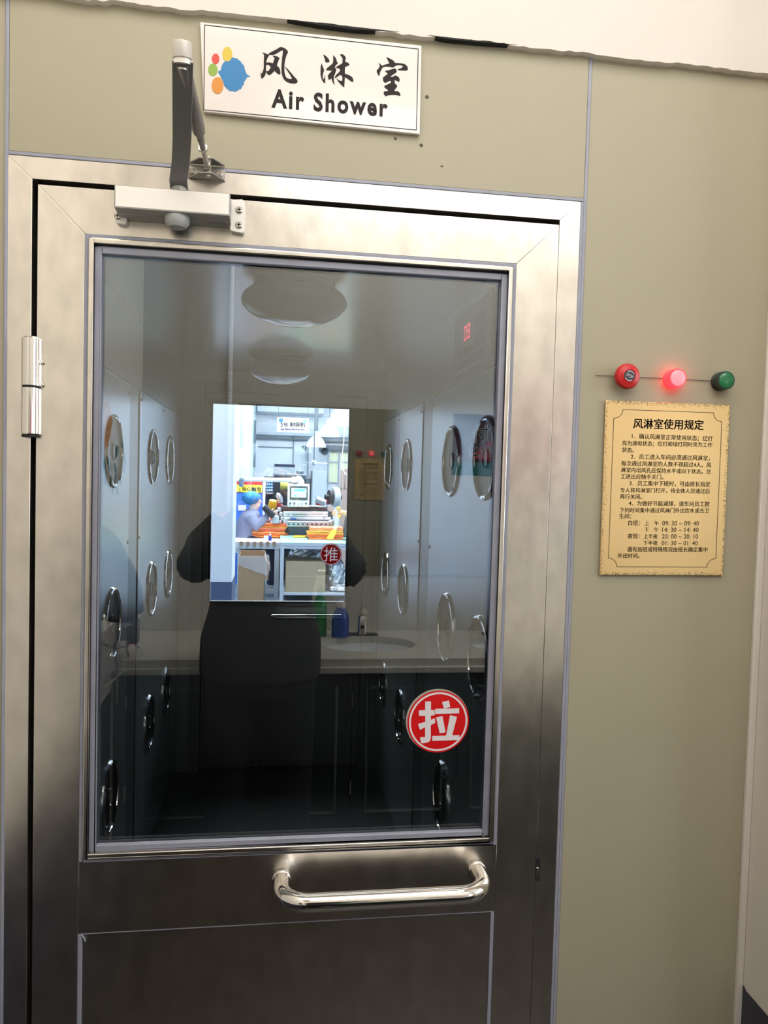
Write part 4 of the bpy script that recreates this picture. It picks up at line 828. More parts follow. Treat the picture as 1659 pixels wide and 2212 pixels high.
# far wall fittings
def far(u0, v0, u1, v1, dep, name, m_, label, cat, dist=BW, group=None, kind=None, bevel=.01, stands=False):
    mb = MB(); wbox(mb, u0, v0, u1, v1, dist-dep, dep-.002)
    if stands: mb.v = [(x, y, z if z > min(q[2] for q in mb.v)+.01 else .001) for x, y, z in mb.v]
    return tag(mb.build(name, m_, bevel=bevel), label, cat, group, kind)
far(556, 870, 700, 891, .5, 'wall_beam', fw_white, 'white boxed beam along the top of the far wall', 'beam', kind='structure')
far(552, 937, 762, 942, .22, 'cable_tray', fw_grey, 'pale cable tray below the hanging workshop sign', 'cable tray')
far(552, 947, 664, 950, .10, 'wall_pipe', fw_dgrey, 'thin grey pipe along the far wall left of the bell lamp', 'pipe')
far(690, 952, 762, 956, .10, 'wall_pipe', fw_dgrey, 'grey pipe along the far wall right of the bell lamp', 'pipe')
far(690, 962, 762, 972, .25, 'wall_duct', fw_dgrey, 'wide grey duct above the yellow-blinded windows', 'duct')
far(632.5, 943, 634, 1030, .05, 'wall_seam', fw_dgrey, 'thin vertical joint between far wall panels', 'joint', kind='structure', bevel=0)
far(556, 965, 632, 966.2, .04, 'wall_seam_level', fw_dgrey, 'thin level joint across the far wall', 'joint', kind='structure', bevel=0)
far(663.5, 962, 666.5, 1060, .3, 'far_post', fw_dgrey, 'slim grey post below the bell lamp', 'post')
t = thing('notice_board', 'pale notice board with dark blue header on the far wall', 'notice board', at(615, 1015, BW))
m = MB(); wbox(m, 593, 1004, 637, 1030, BW-.06, .05); m.build('board', fw_grey, t); m = MB(); wbox(m, 593, 1003, 637, 1008, BW-.08, .03); m.build('header', navy, t)
for i, (u0, u1, lab) in enumerate(((711, 729, 'yellow-blinded window left of the white cord'), (734, 756, 'yellow-blinded window behind the white cord'))):
    t = thing('window_%d' % (i+1), lab, 'window', at((u0+u1)/2, 1010, BW-.1), kind='structure')
    m = MB(); wbox(m, u0, 978, u1, 1042, BW-.08, .05); m.build('blind', curt, t); m = MB(); wbox(m, u0, 996, u1, 999, BW-.12, .03); wbox(m, u0-2, 976, u0, 1046, BW-.12, .05); wbox(m, u1, 976, u1+2, 1046, BW-.12, .05); m.build('frame', fw_grey, t)
far(675, 1017, 706, 1062, .9, 'workshop_locker', fw_grey, 'pale blue locker standing at the far wall', 'locker', stands=True)
for i, (u0, u1, v0) in enumerate(((737, 745, 1014), (745.5, 754, 1012))):
    far(u0, v0, u1, 1057, .4, 'carton', brownb, ('tall narrow carton, left one below the cord end', 'tall narrow carton, right one below the cord end')[i], 'carton', dist=13.5, group='tall cartons at the right')
far(737, 1057.2, 754, 1174, .4, 'carton', brownb, 'wide carton standing under the two tall narrow cartons', 'carton', dist=13.5, group='tall cartons at the right', stands=True)
# hanging sign
t = thing('hanging_sign', 'white hanging workshop sign number 2 with blue and mint corner spots', 'sign', at(633, 918, 14))
D = 14.0; m = MB(); wbox(m, 598.5, 902.6, 667, 934.2, D, .03); m.build('board', signw, t, .004)
def wz(X, Y): return at(590+X/9.759, 870+Y/9.759, D-.004)
m = MB(); write(m, '2号 制袋机', wz(155, 515), wz(675, 505), (0, 0, 1), bold=.03); write(m, 'Bag Making Machine Sect', wz(160, 585), wz(665, 592), (0, 0, 1), bold=.03, hs=1.1); m.build('lettering', mat('sign_blue_ink', S(44, 60, 96), .5), t, smooth=0)
for nm, X, Y, r, col in (('blue_spot', 165, 370, .042, S(40, 110, 200)), ('mint_spot', 665, 388, .040, S(130, 210, 205))):
    m = MB(); m.lathe([(r, 0), (r, .003), (0, .003)], wz(X, Y), (0, -1, 0), 20); m.build(nm, mat(nm+'_ink', col, .5), t)
for X in (110, 720):
    m = MB(); p = wz(X, 325); p.y += .015; m.tube([p, (p.x, p.y, 5.0)], .004, 6); m.build('hanger', fw_dgrey, t)
# bell lamps
lam_in = mat('lit_lamp_inside', S(250, 250, 248), .6, emit=(.95, .98, 1), estr=1.0)
for i, (u, v, dd, r, lab) in enumerate(((768, 894, 10.2, .30, 'grey bell lamp highest at the top right corner of the far window'), (743, 921, 13.2, .30, 'large grey bell lamp with the white cord hanging by it'), (711, 943.5, 17.0, .25, 'smaller pale bell lamp at the middle right'), (683, 966, 16.0, .21, 'pale bell lamp below the dark chain, leftmost of the lamps'))):
    c_ = at(u, v, dd); t = thing('bell_lamp', lab, 'pendant lamp', c_, 'bell lamps over the workshop')
    m = MB(); m.lathe([(r, 0), (r*.98, .015), (r*.86, r*.45), (r*.62, r*.85), (r*.40, r*1.05), (r*.30, r*1.1), (r*.28, r*1.5), (r*.1, r*1.6)], c_, (0, 0, 1), 36, caps=False); m.lathe([(r*.98, 0), (r*.84, r*.45), (r*.60, r*.83), (r*.1, r*1.03)], c_, (0, 0, 1), 36, caps=False); m.build('shade', fw_grey, t, smooth=60)
    m = MB(); m.lathe([(r*.97, .002), (0, .003)], c_, (0, 0, 1), 36); m.build('glowing_disc', lam_in, t)
    m = MB(); m.tube([c_+Vector((0, 0, r*1.55)), (c_.x, c_.y, 5.0)], .012 if i != 3 else .03, 8); m.build('stem', fw_dgrey, t)
pts = [at(u, v, 9.9) for u, v in ((746, 895), (744.5, 925), (743, 945), (742, 960), (739, 985), (736.5, 1000), (737, 1010), (740, 1014), (745, 1022))]
t = thing('extension_lead', 'white power lead with plug hanging at the right of the far window', 'power lead', pts[4]); m = MB()
m.tube([(pts[0].x, pts[0].y, 5.0)]+pts, .006, 8); m.build('lead', whitev, t); m = MB(); m.tube([pts[-1], pts[-1]+(pts[-1]-pts[-2])*.45], [.015, .012], 10); m.build('plug', whitev, t)
m = MB(); pl_ = [at(u, v, 9.9) for u, v in ((739.5, 985), (741, 996), (741, 1006), (738, 1010))]; m.tube(pl_, .006, 8); m.build('loop', whitev, t)
p = at(678, 1000, 15); t = thing('ceiling_fan', 'small white pendant fan hanging before the far wall', 'fan', p)
m = MB(); m.tube([p, (p.x, p.y, 5.0)], .012, 8); m.build('rod', fw_dgrey, t); m = MB(); m.lathe([(.02, .05), (.06, .02), (.06, -.03), (.02, -.05)], p, (0, 0, 1), 18); m.build('motor', fw_grey, t)
for k in range(3):
    th = .3+k*2.094; dv = Vector((math.cos(th), math.sin(th), 0)); nv = Vector((-dv.y, dv.x, .2))*.04; m = MB(); m.slab([p+dv*.05-nv*.6, p+dv*.28-nv, p+dv*.28+nv, p+dv*.05+nv*.6], (0, 0, .006)); m.build('blade', fw_grey, t)
for u, v, r, lab in ((658, 967, .07, 'dark wall camera left of the grey post'), (697, 973, .11, 'grey funnel vent right of the bell lamp')):
    p = at(u, v, BW-.5); t = thing('wall_vent', lab, 'vent', p); m = MB(); m.lathe([(r*.5, -.1), (r, .12), (r*.9, .12), (r*.4, -.05)], p, (.5, -1, -.2), 20); m.build('hood', fw_dgrey, t); m = MB(); m.tube([p, p+Vector((0, .5, .05))], .02, 8); m.build('bracket', fw_dgrey, t)
# blue cabinet with the warning sign
CD = 11.0
t = thing('electric_cabinet', 'blue electric cabinet behind the seated worker', 'cabinet', at(540, 1160, CD)); m = MB(); wbox(m, 505, 1039, 568, 1160, CD, .5); o = m.build('body', cblue, t, .01)
m = MB(); a = at(568, 1050, CD); m.box(a.x, a.x+.03, CD-CAMD-.01, CD-CAMD+.5, 0, at(560, 1036, CD).z); m.build('edge_post', fw_white, t, .004)
m = MB(); z_ = at(520, 1160, CD).z; m.box(at(505, 1100, CD).x, at(568, 1100, CD).x, CD-CAMD, CD-CAMD+.5, 0, z_); m.build('plinth', cblue, t)
m = MB(); wbox(m, 514, 1091, 532, 1103, CD-.008, .007); m.build('paper_label', whitev, t)
t = thing('warning_sign', 'yellow electric shock warning sign with red band on the blue cabinet', 'sign', at(540, 1053, CD)); m = MB(); wbox(m, 511, 1046, 566.5, 1063.5, CD-.012, .010); m.build('yellow_field', ylw, t); m = MB(); wbox(m, 511, 1040, 566.5, 1047, CD-.014, .012); m.build('red_band', rband, t)
m = MB(); write(m, '当心触电', at(522.5, 1060, CD-.016), at(564, 1062, CD-.016), (0, 0, 1), bold=.02); q = [at(*c, CD-.016) for c in ((515.5, 1062), (517.8, 1052.5), (520.5, 1062.4))]; q2 = [(p_+(sum(q, Vector())/3-p_)*.28) for p_ in q]
for i in range(3): m.slab([q[i], q[(i+1) % 3], q2[(i+1) % 3], q2[i]], (0, -.001, 0))
m.build('lettering', ink, t, smooth=0)
# worker
t = thing('person', 'seated worker in grey-blue uniform and blue hairnet, turned to the machine', 'person', at(535, 1200, 10.5)); WD = 10.5
def W_(u, v, dd=0.0): return at(u, v, WD+dd)
V = []; E_ = []
hd_ = W_(551.5, 1080); pel = v_(W_(532, 1166), .12); sp = v_(W_(533, 1140), .11); ch = v_(W_(540, 1120), .095); nk = v_(W_(546, 1100), .05); jw = v_(W_(552.5, 1091), .058); sk = v_(hd_+Vector((-.005, 0, .01)), .088); tp = v_(hd_+Vector((-.03, 0, .06)), .075)
ns = v_(W_(565.2, 1086), .011); chn = v_(W_(560, 1096), .026); ear = v_(W_(550.5, 1083.5)+Vector((0, -.082, 0)), .016); mo = v_(W_(562, 1091.5), .014)
E_ += [(pel, sp), (sp, ch), (ch, nk), (nk, jw), (jw, sk), (sk, tp), (sk, ns), (jw, chn), (sk, ear), (jw, mo)]
HANDS = (W_(579, 1113, -.18), W_(584, 1120, .15)); ELB = (W_(553, 1138, -.22), W_(556, 1136, .22))
for i, sy in enumerate((-1, 1)):
    sh = v_(W_(540, 1116)+Vector((0, sy*.15, 0)), .042); el = v_(ELB[i], .042); wr = v_(HANDS[i], .026); E_ += [(ch, sh), (sh, el), (el, wr)]; hand(V, E_, HANDS[i], wr, (1, 0, .35), (0, 0, 1), (0, -sy, 0), .6)
    hp = v_(W_(535, 1168)+Vector((0, sy*.09, 0)), .09); kn = v_(W_(586, 1178)+Vector((0, sy*.1, 0)), .06); an = v_((kn and V[kn][0].x+.02, V[kn][0].y, .09), .04); ft = v_((V[kn][0].x+.16, V[kn][0].y, .04), .034); E_ += [(pel, hp), (hp, kn), (kn, an), (an, ft)]
figure('body', mat('pale_skin', S(238, 206, 192), .5), t, V, E_)
cx = lambda u, v: W_(u, v)
m = MB(); loft(m, [((W_(530, 1172).x, WD-CAMD, W_(530, 1172).z), .16, .19), ((W_(532, 1150).x, WD-CAMD, W_(532, 1150).z), .155, .185), ((W_(534, 1130).x, WD-CAMD, W_(534, 1130).z), .15, .19), ((W_(540, 1114).x, WD-CAMD, W_(540, 1114).z), .135, .20), ((W_(542, 1107).x, WD-CAMD, W_(542, 1107).z), .12, .165), ((W_(544, 1102).x, WD-CAMD, W_(544, 1102).z), .085, .095), ((W_(545, 1098).x, WD-CAMD, W_(545, 1098).z), .072, .072)])
for i, sy in enumerate((-1, 1)): s0 = W_(541, 1114)+Vector((0, sy*.16, 0)); m.tube([s0, s0.lerp(ELB[i], .5), ELB[i], ELB[i].lerp(HANDS[i], .5), ELB[i].lerp(HANDS[i], .96)], [.085, .078, .07, .06, .045], 16)
fused('jacket', uni, t, m, .016)
m = MB()
for sy in (-1, 1): k0 = W_(586, 1178)+Vector((0, sy*.1, 0)); m.tube([W_(532, 1168)+Vector((0, sy*.09, 0)), W_(560, 1174)+Vector((0, sy*.1, 0)), k0, (k0.x+.01, k0.y, .3), (k0.x+.02, k0.y, .07)], [.12, .105, .085, .075, .07], 16)
fused('trousers', navy, t, m, .016)
m = MB(); c_ = W_(543, 1076); m.ball(c_, .135, .125, .095); fused('hairnet', hnet, t, m, .012); o = t.children[-1]; o.rotation_euler = (0, 0, 0)
m = MB(); m.ball(W_(550, 1080)+Vector((-.02, 0, .0)), .085, .094, .075); fused('hair', hair_m, t, m, .012)
for sy in (-1, 1):
    k0 = W_(586, 1178)+Vector((.08, sy*.1, 0)); m = MB(); loft(m, [((k0.x, k0.y, 0), .13, .048), ((k0.x, k0.y, .04), .13, .048), ((k0.x-.05, k0.y, .09), .07, .045)]); m.build('shoe', whitev, t, smooth=60)
m = MB(); p = W_(535, 1186); t = thing('stool', 'pale stool under the seated worker', 'stool', (p.x, p.y, 0)); m.lathe([(.17, p.z-.05), (.18, p.z-.02), (.17, p.z)], (p.x, p.y, 0), (0, 0, 1), 28); m.build('seat', whitev, t)
for k in range(4):
    th = .785+k*1.571; m = MB(); m.tube([(p.x+.11*math.cos(th), p.y+.11*math.sin(th), p.z-.05), (p.x+.17*math.cos(th), p.y+.17*math.sin(th), 0)], .012, 8); m.build('leg', fw_grey, t)
a = W_(569.5, 1094, -.24); b = W_(591, 1116, -.24); t = thing('inspection_lamp', 'dark cylindrical inspection lamp on a pale box in front of the worker', 'lamp', b)
m = MB(); m.tube([a, a.lerp(b, .2), b], [.04, .045, .045], 20); m.build('barrel', mblack, t); m = MB(); wbox(m, 588, 1115, 603, 1131, WD-.2, .2); m.build('base', fw_grey, t, .01)
# machine
MD = 11.2
t = thing('bag_machine', 'dark bag making machine with rollers, chrome bars and red brackets', 'machine', at(650, 1180, MD))
m = MB(); wbox(m, 569, 1030, 672, 1112, MD+.8, .8); m.build('dark_body', mblack, t, .02); m = MB(); wbox(m, 590, 1023, 664, 1031, MD+.8, .8); wbox(m, 640, 1016, 656, 1024, MD+1, .3); m.build('top_housing', fw_dgrey, t, .02)
m = MB()
for i in range(4):
    for j in range(3): p = at(577+j*5, 1040+i*6.3, MD+.79); m.lathe([(.018, 0), (.018, .02)], p, (0, -1, 0), 10)
m.build('blue_buttons', mat('pale_blue_button', S(150, 190, 230), .4), t)
m = MB(); wbox(m, 573, 1036, 591, 1064, MD+.796, .01); m.build('button_panel', navy, t)
m = MB(); wbox(m, 575, 1064, 590, 1067, MD+.7, .1); m.build('silver_bar', msteel, t)
m = MB(); a = at(614, 1047, MD+.6); m.lathe([(.075, -.06), (.075, .06)], a, (1, 0, 0), 20); m.build('olive_roll', mat('olive_roll', S(190, 190, 90), .5), t)
m = MB(); a = at(588.5, 1090, MD-.2); m.lathe([(.05, -.07), (.062, -.02), (.055, .065), (.01, .07)], a, (.15, -.3, 1), 22); m.build('yellow_roll', myel, t)
m = MB(); m.tube([at(u, v, MD-.1) for u, v in ((597, 1068), (601, 1070), (605, 1076), (606, 1086))], [.03, .04, .04, .035], 14); m.build('silver_hose', msteel, t)
m = MB(); wbox(m, 598, 1078, 606, 1098, MD, .2); wbox(m, 602, 1089, 611, 1098, MD-.05, .1); m.build('red_bracket', mred, t, .01)
m = MB(); wbox(m, 683, 1084, 702, 1092, MD+.1, .2); m.build('red_bracket', mred, t, .01); m = MB(); wbox(m, 706, 1071, 712, 1091, MD+.2, .15); m.build('red_bracket', mred, t, .01)
m = MB(); a = at(684, 1079, MD); b = at(701, 1086, MD); m.tube([a, b], .045, 16)
for k in range(7): c_ = a.lerp(b, k/6); m.lathe([(.05, -.006), (.05, .006)], c_, b-a, 16)
m.build('silver_coil', msteel, t)
m = MB(); a = at(724, 1074, MD+.2); m.lathe([(.145, -.045), (.15, -.03), (.15, .03), (.145, .045)], a, (1, .25, 0), 40); m.build('silver_reel', fw_grey, t); m = MB(); m.lathe([(.11, -.1), (.11, -.05)], a, (1, .25, 0), 30); m.lathe([(.04, -.16), (.04, .1)], a, (1, .25, 0), 18); m.build('reel_hub', mblack, t)
m = MB(); wbox(m, 606, 1094, 712, 1104, MD-.7, .15); m.build('brown_beam', mbrown, t, .008); m = MB(); wbox(m, 625, 1091.5, 690, 1094, MD-.72, .1); m.build('white_rail', fw_white, t)
for nm, v, r, mm, u0, u1 in (('guide_bar', 1108, .020, msteel, 612, 708), ('guide_bar', 1113.5, .016, msteel, 612, 708), ('white_bar', 1120.5, .026, fw_white, 614, 714)):
    m = MB(); m.tube([at(u0, v-.2, MD-.9), at(u1, v+.6, MD-.9)], r, 16); m.build(nm, mm, t)
m = MB(); wbox(m, 628, 1118.8, 640, 1122.3, MD-.935, .02); m.build('blue_label', cblue, t)
for u in (629, 701): m = MB(); wbox(m, u-2, 1107, u+2, 1116, MD-.95, .06); m.build('clamp', fw_white, t)
m = MB(); wbox(m, 619, 1126, 711, 1138, MD-1.0, .2); pl = m.build('front_plate', msteel, t, .008)
for k in range(9): m = MB(); a = at(624+k*10, 1132.5, MD-1.0); m.lathe([(.012, 0), (.012, .012)], a, (0, -1, 0), 10); m.build('plate_bolt', mblack, pl)
m = MB(); wbox(m, 707, 1092, 719, 1140, MD-.85, .3); m.build('bearing_block', fw_dgrey, t, .02); m = MB(); a = at(715, 1130, MD-.88); m.lathe([(.05, 0), (.05, .04), (.03, .05)], a, (0, -1, 0), 18); a = at(714, 1098, MD-.88); m.lathe([(.045, 0), (.045, .04)], a, (0, -1, 0), 18); m.build('bearing', msteel, t)
m = MB(); wbox(m, 600, 1098, 612, 1142, MD-.7, .3); m.build('left_block', mblack, t, .02); m = MB(); wbox(m, 600, 1138, 722, 1300, MD-.6, .9); m.build('machine_base', fw_dgrey, t)
for k, (u, v) in enumerate(((603, 1100), (607, 1110), (609, 1120), (605, 1128))): m = MB(); a = at(u, v, MD-.75); m.lathe([(.03, 0), (.03, .05), (.015, .06)], a, (0, -1, 0), 14); m.build('knob', msteel, t)
# operator panel on its arm
HD = 10.1
t = thing('operator_panel', 'white touch screen operator panel on a horizontal arm', 'control panel', at(645, 1070, HD))
m = MB(); wbox(m, 621.2, 1045, 668.6, 1095, HD, .1); hs_ = m.build('housing', hmi_w, t, .012); m = MB(); wbox(m, 626, 1050, 665, 1080, HD-.006, .01); m.build('bezel', bez, hs_); m = MB(); wbox(m, 629.4, 1054.5, 661.7, 1074.6, HD-.009, .005); m.build('screen', scr, hs_); m = MB(); wbox(m, 634, 1056.5, 659, 1061.5, HD-.0105, .003); wbox(m, 635, 1068, 641, 1073, HD-.0105, .003); m.build('screen_fields', scr2, hs_)
for u in (627, 635.8, 644, 652.3, 661): m = MB(); p = at(u, 1087.3, HD); m.lathe([(.014, 0), (.014, .012), (.010, .018)], p, (0, -1, 0), 14); m.build('button', fw_dgrey if u != 644 and u != 652.3 else fw_grey, hs_)
m = MB(); m.tube([at(528, 1035.5, HD+.05), at(636, 1037.5, HD+.05)], .028, 16); m.build('arm_tube', fw_white, t); m = MB(); wbox(m, 630, 1030, 643, 1043, HD-.02, .14); m.tube([at(640, 1033, HD+.05), at(647, 1035, HD+.05), at(650, 1040, HD+.05), at(650.5, 1047, HD+.05)], [.035, .04, .045, .045], 16); m.build('elbow', fw_white, t, .01); m = MB(); m.tube([at(530, 1036, HD+.05), at(524, 1034, HD+.1), at(521, 1040, HD+.3), at(521, 1047, HD+.6)], .035, 14); m.build('wall_elbow', fw_grey, t)
# tables
LD, RD = 9.75, 9.25
t = thing('labelled_table', 'low white table with pink paper labels and a clipped front edge', 'table', at(560, 1290, LD))
tz = at(560, 1170.5, LD).z; x0 = at(513, 1170, LD).x-.05; x1 = at(606, 1170, LD).x
m = MB(); m.box(x0, x1, LD-CAMD, LD-CAMD+.75, tz-.03, tz); m.build('table_top', tabw, t, .003); m = MB(); m.box(x0, x1, LD-CAMD-.006, LD-CAMD+.02, tz-.09, tz-.005); ap = m.build('front_apron', fw_grey, t)
for k in range(6): m = MB(); a = at(521.5+k*14.2, 1173.8, LD-.012); m.lathe([(.026, 0), (.026, .012), (.013, .012), (.013, .002)], a, (0, -1, 0), 16, caps=False); m.build('clip', card, ap)
for k in range(6): m = MB(); xx = x0+.12+k*.085; m.slab([(xx, LD-CAMD+.03, tz+.0006), (xx+.07, LD-CAMD+.03, tz+.0006), (xx+.03, LD-CAMD+.26, tz+.0006), (xx-.04, LD-CAMD+.26, tz+.0006)], (0, 0, .001)); m.build('paper_label', tabp, t)
for u0, u1, dd, mm in ((593, 603.5, 0, fw_grey), (583, 592, .62, fw_dgrey), (513, 517, 0, fw_grey), (520, 526, .62, fw_dgrey)): a = at(u0, 1200, LD+dd); b = at(u1, 1200, LD+dd); m = MB(); m.box(a.x, b.x, LD-CAMD+dd, LD-CAMD+dd+.06, .0, tz-.03); m.build('leg', mm, t, .004)
m = MB(); z_ = at(590, 1283, LD).z; m.box(x0, x1-.02, LD-CAMD+.01, LD-CAMD+.05, z_, z_+.05); m.build('rail', fw_grey, t)
t = thing('packing_table', 'steel packing table with mint green mat and lower shelf', 'table', at(680, 1290, RD)); tz2 = at(680, 1173, RD).z; x0 = at(606, 1173, RD).x; x1 = x0+1.75
m = MB(); m.box(x0, x1, RD-CAMD, RD-CAMD+1.25, tz2-.04, tz2-.004); m.build('table_top', fw_grey, t, .003); m = MB(); m.box(x0+.0, x1, RD-CAMD-.002, RD-CAMD+1.2, tz2-.004, tz2); m.build('mat', mint, t)
sz = at(660, 1286, RD).z; m = MB(); m.box(x0+.046, x1-.051, RD-CAMD+.003, RD-CAMD+1.19, sz, sz+.03); m.build('shelf', fw_grey, t, .003)
for xx, yy in ((x0, 0), (x1-.05, 0), (x0, 1.15), (x1-.05, 1.15)): m = MB(); m.box(xx, xx+.045, RD-CAMD+yy, RD-CAMD+yy+.045, 0, tz2-.04); m.build('leg', fw_grey, t, .003)
m = MB(); m.box(x0+.006, x0+.039, RD-CAMD+.046, RD-CAMD+1.149, tz2-.17, tz2-.14); m.build('rail', fw_grey, t); m = MB(); m.box(x0+.046, x1-.051, RD-CAMD+.005, RD-CAMD+.035, tz2-.075, tz2-.041); m.build('rail', fw_grey, t)
# things on the tables
def bag_stack(u0, u1, v0, v1, dd, n, names, zb, grp, dep=.3):
    a = at(u0, (v0+v1)/2, dd); b = at(u1, (v0+v1)/2, dd); H = at(u0, v0, dd).z-zb; hh = H/n
    for i in range(n):
        m = MB(); N = 14; top = []; jx0 = random.uniform(-.02, .02); jx1 = random.uniform(-.03, .02); ph = random.random()*6
        lo = [(a.x+jx0+(b.x+jx1-a.x-jx0)*k/N, dd-CAMD+random.uniform(-.004, .004), zb+hh*i+.002*math.sin(k*.9+ph)+(.0 if i == 0 else .001)) for k in range(N+1)]
        m.slab(lo + [(p[0], p[1], p[2]+hh*.93) for p in reversed(lo)], (0, dep, 0))
        tag(m.build('bag_bundle', oranges[i % 5] if n > 5 else oranges[(i*2+1) % 5], smooth=0), names(i, n), 'bag bundle', grp)
ordn = ['lowest', 'second from the bottom', 'third from the bottom', 'fourth from the bottom', 'fifth from the bottom', 'sixth from the bottom', 'topmost']
ztL = at(575, 1161, 10.35).z
bag_stack(534, 619, 1131, 1161, 10.35, 7, lambda i, n: f'flat orange bag bundle, {ordn[i]} in the stack before the worker', max(tz+.003, ztL), 'orange bag bundles before the worker')
ord2 = ['lowest', 'second from the bottom', 'middle', 'second from the top', 'topmost']
bag_stack(666, 744, 1139, 1161, 9.75, 5, lambda i, n: f'brown-orange bag bundle, {ord2[i]} in the stack on the green mat', tz2+.002, 'orange bag bundles on the green mat', .35)
t = thing('yellow_bag', 'small yellow bag lying left of the brown-orange stack', 'bag', at(645, 1140, 10.0)); m = MB(); a = at(633, 1142, 10.0); b = at(660, 1142, 10.0); zz = tz2+.002; m.slab([(a.x, a.y, zz), (b.x, a.y, zz), (b.x+.05, a.y+.2, zz), (a.x+.03, a.y+.2, zz)], (0, 0, .02)); m.build('pouch', myel, t, .006)
t = thing('yellow_pouch', 'bright yellow pouch with clear strip lifted at the front of the stack', 'bag', at(718, 1155, 9.6)); a = at(705, 1166, 9.55); 
m = MB(); m.slab([at(705, 1163, 9.6), at(713, 1152, 9.62), at(720, 1143, 9.65), at(727, 1143, 9.65), at(724, 1155, 9.6), at(719, 1165, 9.58)], (0, .02, 0)); m.build('pouch', mat('bright_yellow_film', S(250, 216, 40), .35), t, .003); m = MB(); m.slab([at(720, 1144, 9.63), at(728, 1144, 9.63), at(731, 1104, 9.7), at(725, 1102, 9.7)], (0, .006, 0)); m.build('clear_strip', film, t)
p = at(575, 1160, 9.95); t = thing('glass_cup', 'clear square cup standing beside the blue ink bottle', 'cup', (p.x, p.y, tz)); m = MB(); m.box(p.x-.03, p.x+.03, p.y-.03, p.y+.03, tz+.001, tz+.065); m.build('cup', mat('pale_glass', S(206, 230, 236), .1, alpha=.6), t, .006)
p = at(583.5, 1160, 9.95); t = thing('ink_bottle', 'small blue ink bottle on the white labelled table', 'bottle', (p.x, p.y, tz)); m = MB(); m.lathe([(.021, .001), (.021, .055), (.012, .062), (.012, .07)], (p.x, p.y, tz), (0, 0, 1), 18); m.build('body', mat('deep_blue_plastic', S(30, 60, 150), .3), t); m = MB(); m.lathe([(.013, .07), (.013, .085), (.004, .09), (.003, .12)], (p.x, p.y, tz), (0, 0, 1), 14); m.build('cap', fw_white, t)
# cartons and foil below
def open_box(name, lab, u0, v0, u1, dd, dep, m_, film_top=True):
    a = at(u0, v0, dd); b = at(u1, v0, dd); t = thing(name, lab, 'box', ((a.x+b.x)/2, dd-CAMD, 0)); h = a.z; y0_ = dd-CAMD; w_ = .006
    m = MB(); m.box(a.x, b.x, y0_, y0_+w_, .001, h); m.box(a.x, b.x, y0_+dep-w_, y0_+dep, .001, h+.03); m.box(a.x, a.x+w_, y0_, y0_+dep, .001, h); m.box(b.x-w_, b.x, y0_, y0_+dep, .001, h); m.box(a.x, b.x, y0_, y0_+dep, .001, .01); m.build('carton', m_, t, .002)
    m = MB(); m.slab([(b.x, y0_, h-.02), (b.x, y0_, h*.55), (b.x+.045, y0_+.02, h*.50), (b.x+.06, y0_+.02, h-.12)], (0, dep*.8, 0)); m.build('side_flap', m_, t)
    N = 10; m = MB(); pts = [(a.x-.004+(b.x-a.x+.03)*k/N, y0_-.004-random.uniform(0, .006), h+.004) for k in range(N+1)]; lo = [(p[0]+random.uniform(-.004, .004), p[1]-.002, h-.11-.012*k+random.uniform(-.006, .006)) for k, p in enumerate(pts)]
    m.slab(pts+list(reversed(lo)), (0, .003, 0)); m.slab([(b.x+.004, y0_, h), (b.x+.05, y0_+.01, h-.02), (b.x+.07, y0_+.02, h-.16), (b.x+.02, y0_, h-.24), (b.x+.005, y0_, h-.2)], (0, dep*.7, 0)); m.build('plastic_liner', film, t, smooth=0)
open_box('lined_carton', 'open brown carton with clear plastic liner beside the pillar', 515.5, 1201, 572, 9.15, .45, card)
t = thing('closed_carton', 'closed pale cardboard carton on the lower shelf of the packing table', 'box', at(660, 1280, RD+.04)); m = MB(); D2 = RD+.04; a = at(617, 1246, D2); b = at(703, 1246, D2); z1_ = at(660, 1213, D2).z; m.box(a.x, b.x, D2-CAMD, D2-CAMD+.5, sz+.032, z1_); m.build('carton', card2, t, .004); m = MB(); zm = at(660, 1245, D2).z; m.box(a.x+.003, b.x-.003, D2-CAMD-.0015, D2-CAMD+.01, zm-.003, zm+.003); m.build('flap_seam', mat('pale_seam', S(206, 190, 156), .6), t)
def crumple(name, lab, c_, rx, ry, rz, seed, m_=foil):
    random.seed(seed); m = MB(); m.ball(c_, rx, ry, rz, 26, 16); m.v = [(v[0]+random.uniform(-.08, .08)*rx, v[1]+random.uniform(-.08, .08)*ry, max(v[2]+random.uniform(-.08, .08)*rz, sz+.033)) for v in m.v]
    tag(m.build(name, m_, smooth=0), lab, 'foil bag', 'foil bags under the packing table')
q = at(668, 1200, RD+.75); crumple('foil_bag', 'crumpled silver foil bag behind the closed carton', Vector((q.x, q.y, (sz+tz2)/2+.07)), .27, .12, (tz2-sz)/2-.13, 5)
q = at(722, 1245, RD+.3); crumple('foil_bag', 'crumpled silver foil bag right of the closed carton', Vector((q.x, q.y, sz+.24)), .13, .16, .22, 9)
q = at(728, 1276, RD+.25); crumple('foil_bag', 'flat silver foil sheet lying on the shelf end', Vector((q.x+.05, q.y-.12, sz+.07)), .16, .08, .05, 12)
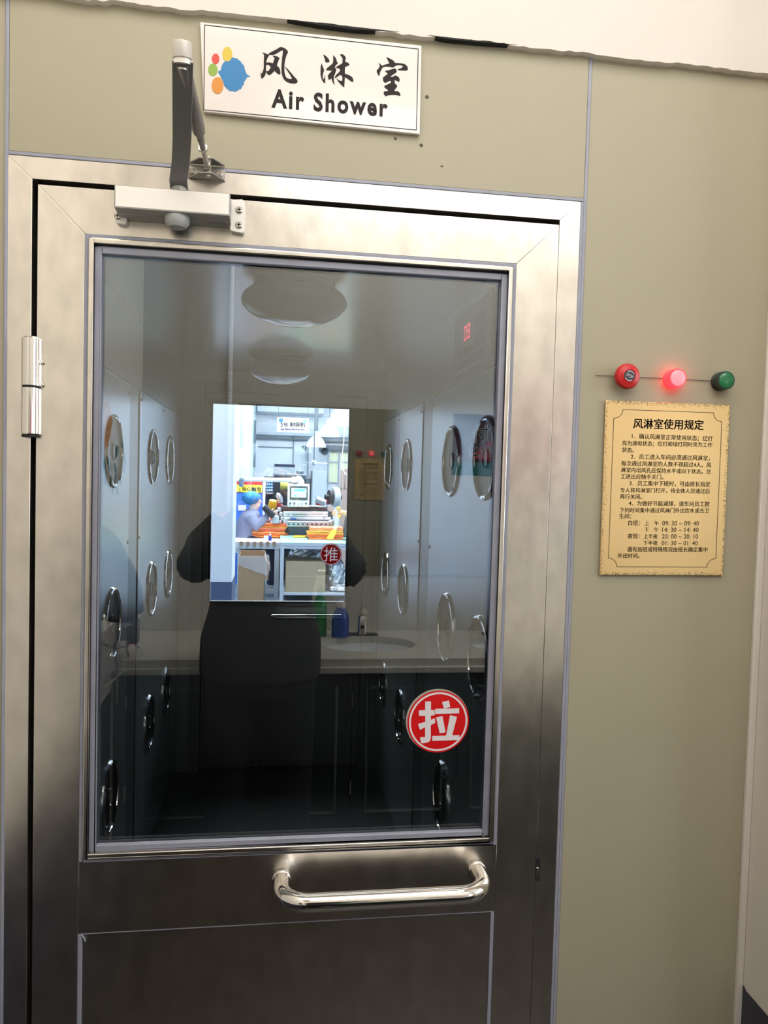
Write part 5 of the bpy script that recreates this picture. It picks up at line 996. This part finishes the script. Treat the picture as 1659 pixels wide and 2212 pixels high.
# second worker: gloved hand and dark apron at the right edge
t = thing('person', 'worker at the right edge, bare forearm, yellow fingertips and dark apron', 'person', at(790, 1250, 9.9)); V = []; E_ = []; PX = at(790, 1100, 9.95).x; PYY = 9.95-CAMD
pel = v_((PX, PYY, .88), .12); sp = v_((PX, PYY, 1.05), .11); ch = v_((PX-.02, PYY, 1.25), .12); nk = v_((PX-.02, PYY, 1.42), .05); jw = v_((PX-.04, PYY, 1.50), .06); sk = v_((PX-.03, PYY, 1.57), .085); tp = v_((PX-.02, PYY, 1.63), .06); ns = v_((PX-.135, PYY, 1.53), .01); E_ += [(pel, sp), (sp, ch), (ch, nk), (nk, jw), (jw, sk), (sk, tp), (sk, ns)]
wa = at(741, 1106, 9.75); wb = at(744, 1108, 10.15)
for i, (sy, wri) in enumerate(((-1, wa), (1, wb))):
    sh = v_((PX-.02, PYY+sy*.17, 1.33), .06); el = v_((PX-.07, PYY+sy*.2, 1.02), .045); wr = v_(wri, .032); E_ += [(ch, sh), (sh, el), (el, wr)]; hand(V, E_, wri, wr, (-1, -.1, -.15), (0, 0, 1), (0, -sy, -.3), .5, 1.0)
    hp = v_((PX, PYY+sy*.09, .84), .09); kn = v_((PX, PYY+sy*.1, .46), .06); an = v_((PX+.02, PYY+sy*.1, .09), .04); ft = v_((PX-.12, PYY+sy*.1, .04), .034); E_ += [(pel, hp), (hp, kn), (kn, an), (an, ft)]
figure('body', mat('tan_skin', S(232, 184, 140), .5), t, V, E_)
m = MB(); loft(m, [((PX-.03, PYY, .45), .19, .24), ((PX-.03, PYY, .8), .17, .22), ((PX-.02, PYY, 1.05), .15, .20), ((PX-.02, PYY, 1.28), .14, .21), ((PX-.02, PYY, 1.38), .09, .12), ((PX-.02, PYY, 1.43), .06, .06)])
for sy in (-1, 1): m.tube([(PX-.02, PYY+sy*.17, 1.33), (PX-.06, PYY+sy*.2, 1.1)], [.085, .075], 14)
a = at(741, 1162, 9.72); b = at(745, 1122, 9.75); m.slab([a, at(752, 1162, 9.72), at(754, 1115, 9.75), at(749, 1116, 9.75)], (0, .25, 0)); fused('apron', apron, t, m, .016)
for sy in (-1, 1): m = MB(); m.tube([(PX, PYY+sy*.1, .6), (PX+.01, PYY+sy*.1, .3), (PX+.02, PYY+sy*.1, .07)], [.1, .085, .075], 14); m.build('trouser_leg', navy, t)
m = MB(); m.ball((PX-.02, PYY, 1.61), .1, .1, .09); fused('hairnet', hnet, t, m, .014)
m = MB(); c_ = at(731, 1098, 9.72); m.ball(c_, .028, .022, .024); c_ = at(733, 1116, 9.72); m.ball(c_, .018, .018, .024); m.build('fingertip_guard', glove, t)
